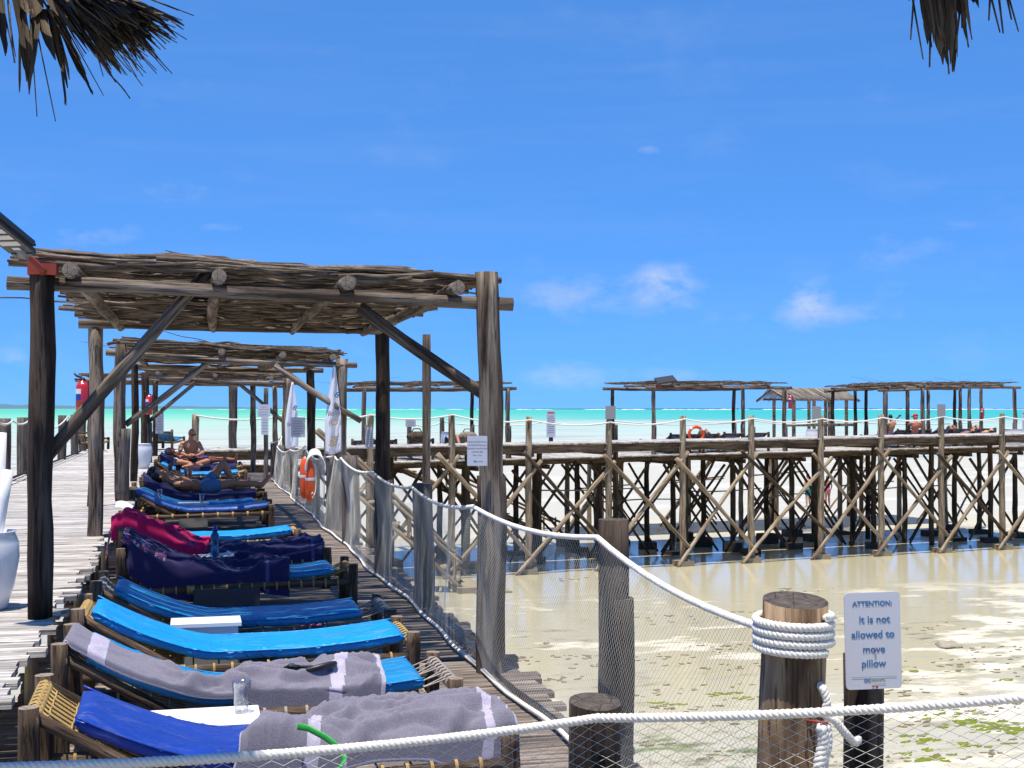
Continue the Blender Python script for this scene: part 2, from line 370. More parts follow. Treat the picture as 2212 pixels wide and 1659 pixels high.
def text_mesh(name, s, size, m, align='CENTER', mirror=False, bold=0., ext=.0006, shear=0.):
    cu = bpy.data.curves.new(name, 'FONT'); cu.body = s; cu.size = size; cu.align_x = align; cu.extrude = ext; cu.offset = bold; cu.shear = shear; cu.resolution_u = 3
    o = bpy.data.objects.new(name, cu); COL.objects.link(o)
    dg = bpy.context.evaluated_depsgraph_get(); me = bpy.data.meshes.new_from_object(o.evaluated_get(dg))
    bpy.data.objects.remove(o); bpy.data.curves.remove(cu)
    me.name = name; me.materials.clear(); me.materials.append(MATS[m])
    if mirror:
        me.transform(Matrix.Scale(-1, 4, (1, 0, 0))); me.flip_normals()
    return me
def rounded(w, h, r, n=5):
    out = []
    for cx, cz, a0 in ((w / 2 - r, h / 2 - r, 0), (-w / 2 + r, h / 2 - r, 90), (-w / 2 + r, -h / 2 + r, 180), (w / 2 - r, -h / 2 + r, 270)):
        for i in range(n + 1):
            a = R(a0 + 90 * i / n); out.append((cx + r * math.cos(a), cz + r * math.sin(a)))
    return out
def plate(w, h, t, r):
    """thin board in local XY, thickness along -Z, front face at z=0"""
    b = MB(); o = rounded(w, h, r); i0 = b.ring([(x, y, 0) for x, y in o]); i1 = b.ring([(x, y, -t) for x, y in o]); n = len(o)
    b.face([i0 + j for j in range(n)]); b.face([i1 + j for j in range(n)][::-1])
    for j in range(n): b.face((i0 + j, i1 + j, i1 + (j + 1) % n, i0 + (j + 1) % n))
    return b
def facing(p, rz=0., tilt=0., roll=0.):
    """frame whose local XY is upright and whose +Z looks back along -Y (turned by rz)"""
    return Matrix.Translation(Vector(p)) @ Matrix.Rotation(rz, 4, 'Z') @ Matrix.Rotation(R(90) + tilt, 4, 'X') @ Matrix.Rotation(roll, 4, 'Z')
# ------------------------------------------------------------------ ground and sea
ZS = -3.48
def sand_material():
    m, nt, b = mat('tidal_sand')
    pos = nt.new('ShaderNodeNewGeometry').outputs['Position']
    sp = nt.new('ShaderNodeSeparateXYZ'); nt.put(sp.inputs[0], pos); Y = sp.outputs[1]
    n_big = nt.noise(nt.vmul(pos, (.10, .16, 0)), 1, 5, .6); n_mid = nt.noise(nt.vmul(pos, (.55, 1.1, 0)), 1, 6, .65); n_fin = nt.noise(nt.vmul(pos, (5, 9, 0)), 1, 5, .7)
    far = nt.mrange(Y, 42, 60, 0, 1, True)
    shallow = nt.mix(far, (.55, .495, .335), (.455, .45, .42))
    dry = nt.mix(far, (.66, .60, .49), (.52, .515, .50))
    c = nt.mix(nt.mrange(n_mid, .3, .7), nt.mix(.5, shallow, (.50, .45, .29)), shallow)
    dsum = nt.math('ADD', nt.math('MULTIPLY', n_big, .62), nt.math('MULTIPLY', n_mid, .38))
    dry_m = nt.mrange(dsum, .535, .575, 0, 1)
    dry_m = nt.math('MULTIPLY', dry_m, nt.mrange(nt.math('ABSOLUTE', nt.math('SUBTRACT', Y, 40)), 5, 10))
    c = nt.mix(dry_m, c, dry)
    c = nt.mix(nt.mrange(n_fin, .3, .75, 0, .20), c, nt.mix(far, (.30, .27, .18), (.50, .48, .42)))
    # drifted weed and rubble in streaks
    wn = nt.noise(nt.vmul(pos, (.9, 2.6, 0)), 1, 7, .72); wb = nt.noise(nt.vmul(pos, (.14, .30, 0)), 1, 3, .5)
    weed = nt.math('MULTIPLY', nt.mrange(wn, .53, .64), nt.mrange(wb, .42, .56)); weed = nt.math('MULTIPLY', weed, nt.mrange(Y, 36, 27))
    c = nt.mix(nt.math('MULTIPLY', weed, .95), c, nt.mix(nt.mrange(n_fin, .35, .65), (.07, .065, .035), (.24, .21, .14)))
    gn = nt.noise(nt.vmul(pos, (.75, 2.0, 3)), 1, 7, .7); gb = nt.noise(nt.vmul(pos, (.22, .4, 2)), 1, 2, .5)
    green = nt.math('MULTIPLY', nt.math('MULTIPLY', nt.mrange(gn, .55, .63), nt.mrange(gb, .46, .56)), nt.mrange(Y, 27, 21))
    c = nt.mix(nt.math('MULTIPLY', green, .9), c, nt.mix(n_fin, (.10, .13, .015), (.24, .27, .03)))
    nt.put(b.inputs['Base Color'], c)
    wet = nt.math('SUBTRACT', 1.0, nt.math('MAXIMUM', dry_m, nt.math('MULTIPLY', weed, .6)), clamp=True)
    nt.put(b.inputs['Roughness'], nt.math('ADD', nt.mrange(wet, 0, 1, .9, .10), nt.mrange(Y, 44, 52, 0, .4))); nt.put(b.inputs['Specular IOR Level'], nt.math('MULTIPLY', nt.mrange(wet, 0, 1, .1, .36), nt.mrange(Y, 44, 52, 1, .12))); b.inputs['IOR'].default_value = 1.36
    rip = nt.noise(nt.vmul(pos, (3.0, 13, 0)), 1, 3, .5); rip2 = nt.noise(nt.vmul(pos, (1.1, 3.4, 0)), 1, 2, .5)
    hgt = nt.math('ADD', nt.math('MULTIPLY', nt.math('ADD', rip, rip2), nt.mrange(wet, 0, 1, 0, .045)), nt.math('MULTIPLY', nt.math('ADD', nt.math('MULTIPLY', n_fin, .5), nt.math('MULTIPLY', weed, 1.2)), nt.mrange(wet, 0, 1, .6, .03)))
    nt.put(b.inputs['Normal'], nt.bump(hgt, .55, .06))
sand_material()
b = MB(); b.grid(1, 1, lambda u, v: (-40000 + 80000 * v, -60 + 60000 * (1 - u), ZS)); o = link('sand_flat', b.mesh('sand_flat', 'tidal_sand')); tag(o, kind='structure')
def sea_material():
    m, nt, b = mat('lagoon')
    pos = nt.new('ShaderNodeNewGeometry').outputs['Position']; sp = nt.new('ShaderNodeSeparateXYZ'); nt.put(sp.inputs[0], pos); X, Y = sp.outputs[0], sp.outputs[1]
    lg = nt.math('LOGARITHM', nt.math('MAXIMUM', Y, 1.0), 10.0)
    inv = nt.math('DIVIDE', 14420.0, nt.math('MAXIMUM', Y, 1.0))      # steps of equal height as the flat recedes
    side = nt.math('DIVIDE', X, nt.math('MAXIMUM', Y, 1.0))
    sv = nt.new('ShaderNodeCombineXYZ'); nt.put(sv.inputs[0], nt.math('MULTIPLY', side, 5.0)); nt.put(sv.inputs[1], nt.math('MULTIPLY', lg, 16.0))
    n1 = nt.noise(sv.outputs[0], 1, 5, .6)
    sv2 = nt.new('ShaderNodeCombineXYZ'); nt.put(sv2.inputs[0], nt.math('MULTIPLY', side, 9.0)); nt.put(sv2.inputs[1], nt.math('MULTIPLY', lg, 62.0))
    n2 = nt.noise(sv2.outputs[0], 1, 5, .65)
    lw = nt.math('ADD', lg, nt.math('MULTIPLY', nt.math('SUBTRACT', n1, .5), .10))
    t = nt.mrange(lw, 2.0, 4.0)
    left = nt.ramp(t, [(.02, (.55, .53, .43)), (.13, (.55, .55, .42)), (.24, (.48, .57, .43)), (.34, (.40, .58, .40)), (.44, (.22, .57, .35)), (.60, (.11, .50, .29)), (.78, (.10, .48, .29))])
    right = nt.ramp(t, [(.02, (.55, .54, .46)), (.13, (.54, .555, .44)), (.24, (.46, .57, .46)), (.33, (.35, .53, .43)), (.375, (.15, .37, .36)), (.40, (.055, .41, .35)), (.58, (.035, .40, .34)), (.74, (.05, .42, .36)), (.835, (.05, .36, .34)), (.845, (.015, .09, .20)), (1., (.015, .07, .17))])
    sd_ = nt.mrange(nt.math('ADD', side, nt.math('MULTIPLY', nt.math('SUBTRACT', n1, .5), .2)), -.02, .52, 0, 1, True)
    c = nt.mix(sd_, left, right)
    streak = nt.math('MULTIPLY', nt.mrange(n2, .50, .64), nt.mrange(lw, 2.80, 2.35))
    c = nt.mix(nt.math('MULTIPLY', streak, .62), c, (.24, .27, .22))
    bank = nt.math('MULTIPLY', nt.mrange(n1, .56, .66), nt.mrange(lw, 2.50, 2.2)); c = nt.mix(nt.math('MULTIPLY', bank, .7), c, (.58, .54, .45))
    nt.put(b.inputs['Base Color'], c); b.inputs['Roughness'].default_value = .35; b.inputs['Specular IOR Level'].default_value = .12
sea_material()
b = MB()
def seafn(u, v):
    y = 118 * (60000 / 118.) ** u; x = (-.9 + 2.2 * v) * y
    if u == 0: y += 26 * noise.noise((v * 9, 1, 0)) + 8 * noise.noise((v * 40, 3, 0))
    return (x, y, ZS + .012)
b.grid(60, 60, seafn); o = link('sea', b.mesh('sea', 'lagoon')); tag(o, kind='structure')
# surf breaking on the reef: low ridges of foam far out on the right
b = MB(); rng = random.Random(3)
plain('foam', (.85, .87, .88), .9, .1)
for k in range(90):
    y = rng.uniform(4200, 5600); s = rng.uniform(.0, .72) + rng.uniform(-.02, .02); L = rng.uniform(14, 190) * (.3 + max(0, s)); h = rng.uniform(1.2, 3.0) * (.55 + max(0, s))
    pts = [(s * y - L / 2 + L * i / 6, y + 8 * noise.noise((k, i * .7, 0)), ZS - .4) for i in range(7)]
    b.tube(pts, [.3, h * .7, h, h * .6, h * .9, h * .6, .2], 6)
o = link('surf', b.mesh('surf', 'foam')); tag(o, 'thin white line of surf breaking along the far reef', 'surf', kind='stuff')
# low wooded island on the left horizon, distance haze mixed into its base colour
b = MB()
def isl(u, v):
    x = -4200 + 5300 * u; prof = (max(0, math.sin(math.pi * u)) ** .35) * (.75 + .35 * noise.noise((u * 7, 0, 0)) + .18 * noise.noise((u * 40, 2, 0)) + .08 * noise.noise((u * 160, 5, 0)))
    prof *= (1 - u * .55)
    return (x, 12000 + 500 * v - 250, ZS - 2 + 62 * max(.02, prof) * math.sin(math.pi * min(.999, max(.001, v))))
b.grid(240, 6, isl); o = link('island', b.mesh('island', 'island_hazed')); tag(o, kind='structure')

# ------------------------------------------------------------------ boardwalk and sun deck
def plank_variants(name, L, w, t, m, k=6, seed=1):
    out = []; rng = random.Random(seed)
    for i in range(k):
        b = MB(); seg = 10; idx = []; x0, x1 = -L / 2 - rng.uniform(0, .05), L / 2 + rng.uniform(-.04, .07)
        for s in range(seg + 1):
            x = x0 + (x1 - x0) * s / seg; e0 = -w / 2 + .006 * noise.noise((i * 9, x * 3, 0)); e1 = w / 2 + .006 * noise.noise((i * 9, x * 3, 5)); dz = .004 * noise.noise((i * 5, x * 2, 3)); c = .007
            idx.append(b.ring([(x, e0, -t), (x, e1, -t), (x, e1, -c + dz), (x, e1 - c, dz), (x, e0 + c, dz * .5), (x, e0, -c + dz)]))
        for a, q in zip(idx, idx[1:]):
            for j in range(6): b.face((a + j, q + j, q + (j + 1) % 6, a + (j + 1) % 6))
        b.face([idx[0] + j for j in range(6)]); b.face([idx[-1] + j for j in range(6)][::-1])
        out.append(b.mesh(name, m, False))
    return out
def lay(parent, variants, a0, a1, ox, z, pitch, gap, seed, dirv=(0, 1, 0), jit=.03, skip=()):
    rng = random.Random(seed); y = a0; d = Vector(dirv).normalized(); rz = math.atan2(-d.x, d.y); n = 0
    while y < a1:
        p = Vector(ox) + d * y; p.z = z + rng.uniform(-.004, .004)
        M = Matrix.Translation(p + Vector((rng.uniform(-jit, jit), 0, 0))) @ Matrix.Rotation(rz + rng.uniform(-.004, .004), 4, 'Z') @ Matrix.Rotation(rng.uniform(-.012, .012), 4, 'X')
        link('plank', rng.choice(variants), parent, M); y += pitch + rng.uniform(-.004, .008); n += 1
    return n
bw = thing('boardwalk', None, None, (-1.9, 20, .40)); tag(bw, kind='structure')
pv = plank_variants('plank', 2.24, .118, .035, 'plank', 8, 1)
lay(bw, pv, 2.6, 37.3, (-1.90, 0, 0), .45, .127, .01, 3)
for x in (-2.75, -1.9, -1.0):
    log('joist', (x, 2.4, .355), (x, 37.4, .355), .055, .055, 'log_dark', bw, seg=26, knots=0, n=8)
dk = thing('sun_deck', None, None, (.5, 18, -.05)); tag(dk, kind='structure')
dv = plank_variants('plank', 2.98, .108, .035, 'plank_brown', 8, 2)
lay(dk, dv, 2.7, 34.4, (.53, 0, 0), 0.0, .117, .01, 4, jit=.05)
for x in (-.75, .2, 1.2, 1.9):
    log('joist', (x, 2.6, -.095), (x, 34.4, -.095), .055, .055, 'log_dark', dk, seg=26, knots=0, n=8)
# piles carrying the deck and boardwalk
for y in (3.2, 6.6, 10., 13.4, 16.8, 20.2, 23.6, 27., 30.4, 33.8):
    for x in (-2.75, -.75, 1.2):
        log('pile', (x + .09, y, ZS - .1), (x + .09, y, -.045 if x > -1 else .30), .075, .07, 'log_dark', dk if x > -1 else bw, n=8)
# ladder-like bearer between the two levels, seen in the dark gap
for i in range(4):
    y = 4.6 + i * 3.1
    link('bearer', log_mesh('bearer', .62, .038, .036, 'pier_log', n=8), dk, Matrix.Translation((-.86, y, -.32)))

# ------------------------------------------------------------------ railing on the right of the deck
PX = 1.90
post_pos = []
def fence_post(name, x, y, z0, z1, r, m, label, group, sleeve=None, parent=None, lean=(0, 0)):
    t = thing(name, label, 'post', (x, y, z0), 0, group)
    log('trunk', (x, y, z0), (x + lean[0], y + lean[1], z1), r, r * .96, m, t, lump=.035, n=16)
    if sleeve: log('sleeve', (x + .012, y + .008, z0), (x + .012, y + .008, sleeve), r * 1.14, r * 1.12, m, t, lump=.05, n=16)
    return t
RP = []
def rpost(px, top, wpx, zs=None, m='grey_post', a=PX):
    d = ray(px, 1000); y = a * d.y / d.x if abs(d.x) > 1e-6 else 0
    depth = (Vector((a, y, 0)) - EYE).dot(CAMROT @ Vector((0, 0, -1))); r = wpx / 2 / FPX * depth
    z1 = at_y(px, top, y).z; RP.append((a, y, z1, r))
    return a, y, z1, r
RG = 'round timber posts of the netted rope railing beside the sun deck'
for (px, top, wpx, zs, m) in [(1325, 1122, 68, None, 'log_dark'), (915, 1044, 46, .0, 'grey_post'), (757, 984, 38, None, 'grey_post'), (719, 981, 32, None, 'grey_post'), (682, 979, 18, None, 'grey_post'),
                              (636, 968, 17, None, 'grey_post'), (607, 962, 15, None, 'grey_post'), (590, 955, 13, None, 'grey_post')]:
    a, y, z1, r = rpost(px, top, wpx)
    lab = {1325: 'dark wide round post standing in the net between the rope-wrapped post and pergola post', 915: 'grey railing post standing close beside a slim pergola pole', 757: 'widest grey railing post just beyond the shaded back post of the nearest pergola', 682: 'slender grey railing post from which the orange buoys hang'}.get(px, 'weathered grey round post rising behind the white netting of the deck railing')
    fence_post('railing_post', a, y, -.9, z1, r, m, lab, RG, sleeve=(1.67 - .93 * 5.76 / 5.2 + .15) if px == 1325 else None)
RP.sort(key=lambda q: q[1])

# wrapped corner post, sign post and the stout post in the near fence
Bx, By, Br = 1.84, 3.76, .102
t = thing('corner_post', 'thick brown post with white rope coiled round its sawn top', 'post', (Bx, By, -.9))
b = MB(); 
link('trunk', log_mesh('trunk', 1.065 + .9, Br * 1.03, Br, 'post_brown', lump=.03, n=28, knots=2, cut=.14), t, Matrix.Translation((Bx, By, -.9)))
link('burl', log_mesh('burl', .55, .07, .045, 'post_brown', lump=.12, n=14), t, Matrix.Translation((Bx - .075, By - .02, .18)))
rp = MB(); path = []
for i in range(4 * 40 + 1):
    a = 2 * math.pi * i / 40 - 1.0; path.append((Bx + (Br + .014) * math.cos(a), By + (Br + .014) * math.sin(a), 1.022 - .027 * i / 40))
twisted(rp, path, .0135, .045, 6, 3, 8)
ro = link('rope_coil', rp.mesh('rope_coil', 'rope_white'), None, Matrix.Identity(4)); tag(ro, 'white twisted rope wound four times round the thick corner post', 'rope')
h0 = Vector((Bx + .045, By - .097, .80))
rp = MB(); twisted(rp, [h0 + Vector((.0, .05, .02)), h0 + Vector((.0, -.012, .01)), h0 + Vector((.01, -.02, -.03)), h0 + Vector((.0, -.022, -.07)), h0 + Vector((.03, -.03, -.085)), h0 + Vector((.07, -.02, -.13)), h0 + Vector((.12, .02, -.17)), h0 + Vector((.17, .08, -.18))], .013, .04, 6, 3, 8)
ro = link('tie_rope', rp.mesh('tie_rope', 'rope_white')); tag(ro, 'short white rope knotted through a hole in the corner post', 'rope')
rp = MB(); path = [h0 + Vector((-.015 + .008 * math.sin(i), -.028, -.10 - i * .028)) for i in range(24)]
twisted(rp, path, .019, .05, 7, 3, 8); twisted(rp, [p + Vector((.018, .004, 0)) for p in path], .014, .05, 6, 3, 8)
ro = link('hanging_rope', rp.mesh('hanging_rope', 'rope_white')); tag(ro, 'frayed white rope hanging down the front of the corner post', 'rope')
b = MB(); b.tube([h0 + Vector((-.05, .0, -.088)), h0 + Vector((.0, -.045, -.088))], .004, 6)
tag(link('nail', b.mesh('nail', 'bracket_red'), t, None), None)

pA = at_d(1285, 1514, 4.02)
t = thing('fence_post', 'dark round post with sawn top carrying the near rope', 'post', (pA.x, pA.y, -.9))
link('trunk', log_mesh('trunk', pA.z + .9, .088, .080, 'log_dark', lump=.05, n=20, cut=.14), t, Matrix.Translation((pA.x, pA.y, -.9)))
pC = at_d(1865, 1400, 4.32)
t = thing('sign_post', 'dark square-ish post carrying the pillow notice', 'post', (pC.x, pC.y, -.9))
link('trunk', log_mesh('trunk', pC.z + .9 - .02, .072, .066, 'log_dark', lump=.08, n=12), t, Matrix.Translation((pC.x, pC.y, -.9)))
# pillow notice
ps = at_d(1886, 1384, 4.20)
def sign_board(name, label, p, w, h, rz, roll, lines, logo=None, cat='sign', tilt=0., rim=.014, mt='sign_white'):
    t = thing(name, label, cat, p); M = facing(p, rz, tilt, roll)
    link('board', plate(w, h, .004, rim).mesh('board', mt, False), t, M)
    for (s, x, y, size, m, bold) in lines:
        link('lettering', text_mesh('lettering', s, size, m, bold=bold), t, M @ Matrix.Translation((x, y, .0006)))
    return t, M
t, M = sign_board('notice_sign', 'white rounded notice forbidding to move the pillow, blue lettering', ps, .186, .312, -.16, .02,
    [('ATTENTION:', 0, .113, .0225, 'sign_blue', .0005), ('it is not', .006, .058, .0335, 'sign_blue', .0005), ('allowed to', 0, .010, .0335, 'sign_blue', .0005), ('move', .002, -.038, .0335, 'sign_blue', .0005), ('pillow', 0, -.084, .0335, 'sign_blue', .0005),
     ('OC', -.022, -.132, .015, 'sign_blue', .0003), ('BEACH', .004, -.129, .0085, 'ink_green', 0), ('OTEL', .028, -.129, .0085, 'ink_green', 0)])
b = MB(); b.box((-.075, -.1172, .0009), (.075, -.1163, .0014)); b.box((0, -.140, .0009), (.04, -.1392, .0014)); link('rule_line', b.mesh('rule_line', 'sign_blue', False), t, M)
for c, r in (((.005, -.030, .003), .004), ((-.004, -.146, .003), .0035), ((.008, -.148, .004), .0045)): b = MB(); b.ball(c, r, 8); link('nail', b.mesh('nail', 'bracket_red'), t, M)

# ------------------------------------------------------------------ ropes and nets
def corner(q, dx=-.0, up=-.02): return Vector((q[0] - q[3] - .012 + dx, q[1], q[2] + up))
POSTS_R = RP  # extended after the pergola posts are known
# ------------------------------------------------------------------ pergolas
def stick_variants(k, L0, L1, r0, r1, bend, seed, n=5, seg=11, m='stick'):
    out = []; rng = random.Random(seed)
    for i in range(k):
        L = rng.uniform(L0, L1); b = MB(); sd = rng.uniform(0, 50); ra = rng.uniform(r0, r1); B = bend * rng.uniform(.4, 1)
        pts = [(B * noise.noise((sd, t * 3.0, 0)) + .3 * B * noise.noise((sd, t * 9, 4)), B * .7 * noise.noise((sd, t * 3.4, 7)), L * t) for t in [q / seg for q in range(seg + 1)]]
        b.tube(pts, [ra * (1 - .55 * q / seg) * (1 + .25 * noise.noise((sd, q, 2))) for q in range(seg + 1)], n)
        me = b.mesh('stick', m); out.append((me, L))
    return out
ST_NEAR = stick_variants(18, 2.3, 3.0, .013, .024, .16, 11, n=6, seg=14)
ST_FAR = stick_variants(8, 2.0, 3.6, .014, .022, .12, 12, n=4, seg=7)
def pergola(label, yf, yb, xl, xr, zl, zr, posts, joists, braces, sticks, pitch, rb=.043, zlb=None, zrb=None, M=None, lash=False, seed=1, stray=6, group=None, over=.25, jr=.046, jdrop=0.):
    """posts: (x, y, z0, radius, sleeve height or None, material)"""
    rng = random.Random(seed); M = M or Matrix.Identity(4)
    zlb = zl if zlb is None else zlb; zrb = zr if zrb is None else zrb
    base = M @ Vector((posts[0][0], posts[0][1], posts[0][2])) if posts else M @ Vector((xl, yf, 0))
    t = thing('pergola', label, 'pergola', base, 0, group)
    P = lambda x, y, z: M @ Vector((x, y, z))
    dz_ = lambda y: -jdrop * max(0, min(1, (y - yf) / (yb - yf)))
    zz = lambda x, y: (lambda u, v: (zl * (1 - u) + zr * u) * (1 - v) + (zlb * (1 - u) + zrb * u) * v)((x - xl) / (xr - xl), (y - yf) / (yb - yf))
    for (x, y, z0, r, sl, m, top) in posts:
        z1 = zz(x, y) + top
        po = log('post', P(x, y, z0), P(x, y, z1), r, r * .93, m, t, lump=.10, n=16, knots=4, bend=.018)
        if sl: log('sleeve', P(x + r * .3, y + r * .2, z0), P(x + r * .3, y + r * .2, z0 + sl), r * 1.17, r * 1.15, 'log_dark' if z0 < -.5 and sl > 1.9 else 'grey_post', po, lump=.05, n=14)
    for y, dz in ((yf, 0), (yb, 0)):
        log('beam', P(xl - over, y, zz(xl - over, y)), P(xr + over, y, zz(xr + over, y)), rb, rb * .95, 'log', t, lump=.13, n=14, knots=5, bend=.03)
    for (x, f, bk) in joists:
        log('joist', P(x, yf - f, zz(x, yf - f) + rb + jr * .9), P(x + rng.uniform(-.08, .08), yb + bk, zz(x, yb + bk) + rb + jr * .9 - jdrop), jr, jr * .85, 'log', t, lump=.09, n=12, knots=3, bend=.05)
    for (p0, p1, r) in braces: log('brace', P(*p0), P(*p1), r, r * .92, 'log', t, lump=.12, n=12, knots=4, bend=.03)
    # brushwood roof: long thin sticks laid across the joists
    y = yf - .02; cnt = 0
    while y < yb + .12:
        x = xl - rng.uniform(.0, .10)
        while x < xr - .1 and cnt < 290:
            me, L = rng.choice(sticks); s = rng.uniform(.75, 1.1); L *= s
            L0 = L / s; L = min(L, xr - xl + .2); s = L / L0
            if x + L > xr + .12: x = xr + rng.uniform(-.05, .14) - L
            fl = rng.random() < .5; x0, x1 = (x, x + L) if fl else (x + L, x)
            sagz = lambda q: -.05 * math.sin(math.pi * min(1, max(0, (q - xl) / (xr - xl))) * 3) * .5
            zb = lambda q: zz(q, y) + dz_(y) + rb + 2 * jr + .012 + rng.uniform(0, .045) + sagz(q)
            p0, p1 = P(x0, y + rng.uniform(-.03, .03), zb(x0)), P(x1, y + rng.uniform(-.03, .03), zb(x1))
            link('stick', me, t, along(p0, p1) @ Matrix.Rotation(rng.uniform(0, 6.28), 4, 'Z') @ Matrix.Scale(s, 4)); cnt += 1
            x = (x + L) - rng.uniform(.3, .6)
            if x > xr - .7: break
        y += pitch * rng.uniform(.75, 1.25)
    # thinner twigs filling the gaps, too many to pick apart
    b = MB(); Mi = PW[t].inverted()
    for i in range(int((yb - yf) / pitch * .9)):
        yy = rng.uniform(yf, yb + .1); L = rng.uniform(.5, 1.6); x = rng.uniform(xl, xr - L); k = rng.uniform(-.06, .06)
        q = [P(x + L * e, yy + k * e + .02 * noise.noise((i, e * 4, 0)), zz(x, yy) + dz_(yy) + rb + 2 * jr + rng.uniform(.0, .05)) for e in (0, .33, .66, 1)]
        b.tube([Mi @ w for w in q], [.010, .009, .007, .005], 4)
    tag(link('brushwood', b.mesh('brushwood', 'stick'), t, Matrix.Identity(4), local=True), kind='stuff')
    for i in range(stray):
        me, L = rng.choice(sticks); x = rng.uniform(xl, xr - .4); yy = rng.uniform(yf, yb); s = rng.uniform(.25, .5)
        p0 = P(x, yy, zz(x, yy) + rb + 2 * jr + .03); dv = Vector((rng.choice((-1, 1)), rng.uniform(-.3, .3), rng.uniform(.02, .25)))
        link('stick', me, t, along(p0, p0 + dv) @ Matrix.Scale(s, 4))
    return t, zz
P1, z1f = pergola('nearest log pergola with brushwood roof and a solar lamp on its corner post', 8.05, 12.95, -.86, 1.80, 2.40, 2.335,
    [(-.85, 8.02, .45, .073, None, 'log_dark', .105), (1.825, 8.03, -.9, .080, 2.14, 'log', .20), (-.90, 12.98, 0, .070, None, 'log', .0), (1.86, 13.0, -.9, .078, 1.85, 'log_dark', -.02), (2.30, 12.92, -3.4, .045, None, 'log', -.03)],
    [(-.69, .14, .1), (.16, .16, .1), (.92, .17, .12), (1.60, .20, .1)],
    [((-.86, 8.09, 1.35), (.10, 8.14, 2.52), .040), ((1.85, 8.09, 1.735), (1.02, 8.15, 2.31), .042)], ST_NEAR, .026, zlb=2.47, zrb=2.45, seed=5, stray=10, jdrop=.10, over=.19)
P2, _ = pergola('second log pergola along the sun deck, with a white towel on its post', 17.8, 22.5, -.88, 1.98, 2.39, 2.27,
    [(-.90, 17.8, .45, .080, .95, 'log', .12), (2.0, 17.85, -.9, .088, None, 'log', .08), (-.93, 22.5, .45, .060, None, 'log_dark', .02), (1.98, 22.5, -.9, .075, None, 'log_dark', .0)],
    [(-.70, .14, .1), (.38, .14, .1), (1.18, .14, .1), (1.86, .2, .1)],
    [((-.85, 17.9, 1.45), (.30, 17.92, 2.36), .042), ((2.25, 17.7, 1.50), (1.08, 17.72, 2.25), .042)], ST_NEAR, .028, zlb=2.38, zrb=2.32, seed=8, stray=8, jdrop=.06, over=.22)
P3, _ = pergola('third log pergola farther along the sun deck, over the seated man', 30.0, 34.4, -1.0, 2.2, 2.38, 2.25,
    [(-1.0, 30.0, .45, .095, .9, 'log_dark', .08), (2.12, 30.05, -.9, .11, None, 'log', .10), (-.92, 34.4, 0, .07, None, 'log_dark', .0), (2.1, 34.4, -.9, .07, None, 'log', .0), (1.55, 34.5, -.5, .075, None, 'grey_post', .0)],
    [(-.75, .14, .1), (.5, .14, .1), (1.75, .14, .1)],
    [((-.95, 30.1, 1.35), (.20, 30.1, 2.35), .045), ((2.05, 30.1, 1.35), (1.05, 30.1, 2.22), .045)], ST_FAR, .055, seed=9, stray=5)

# solar street lamp bolted to the nearest corner post
tp = Vector((-.85, 8.02, z1f(-.85, 8.02) + .105))
t = thing('solar_lamp', 'grey solar street lamp on a red steel arm above the nearest pergola', 'lamp', tp)
b = MB(); b.box((-.079, -.078, -.058), (.079, .078, .008)); br = link('bracket', b.mesh('bracket', 'bracket_red', False), t, Matrix.Translation(tp))
arm0 = tp + Vector((.01, -.085, -.045)); Z0 = 7.55
arm1 = at_d(52, 546, 7.32)
b = MB(); b.tube([arm0, arm0.lerp(arm1, .12), arm1], .023, 12); link('arm', b.mesh('arm', 'bracket_red'), t)
b = MB(); b.tube([arm1.lerp(arm0, .12), arm1 + (arm1 - arm0).normalized() * .05], .03, 12); link('socket', b.mesh('socket', 'grey_metal'), t)
rt = CAMROT @ Vector((1, 0, 0)); upv = CAMROT @ Vector((0, 1, 0)); fw = CAMROT @ Vector((0, 0, -1))
ev = (rt * -.143 + upv * .20 - fw * .42).normalized(); wv = (rt * 1.0 + upv * -.16); wv = (wv - ev * wv.dot(ev)).normalized(); nv = ev.cross(wv)
if nv.z > 0: nv = -nv   # light side faces down
HM = Matrix((( wv.x, ev.x, nv.x, 0), (wv.y, ev.y, nv.y, 0), (wv.z, ev.z, nv.z, 0), (0, 0, 0, 1)))
HM = Matrix.Translation(arm1 + rt * .0 + upv * .012) @ HM
b = MB(); b.box((-.105, .05, -.030), (.105, .52, -.018)); link('solar_panel', b.mesh('solar_panel', 'solar_cell', False), t, HM)
b = MB(); b.box((-.108, .04, -.017), (.108, .53, -.002)); b.box((-.088, .012, -.002), (.088, .46, .022)); b.box((-.075, -.012, .0), (.075, .012, .026)); hs_ = link('housing', b.mesh('housing', 'dark_metal', False), t, HM)
for i in range(5):
    b = MB(); b.box((-.066, .10 + i * .066, .022), (.066, .142 + i * .066, .027)); link('led_module', b.mesh('led_module', 'lens_glow', False), t, HM)
b = MB()
for i in range(6): b.box((-.062 + i * .022, -.016, .004), (-.052 + i * .022, .008, .029))
link('cooling_fin', b.mesh('cooling_fin', 'grey_metal', False), hs_, HM)
b = MB(); b.box((-.026, .04, .0222), (.026, .07, .0232)); link('label_plate', b.mesh('label_plate', 'paper', False), hs_, HM)

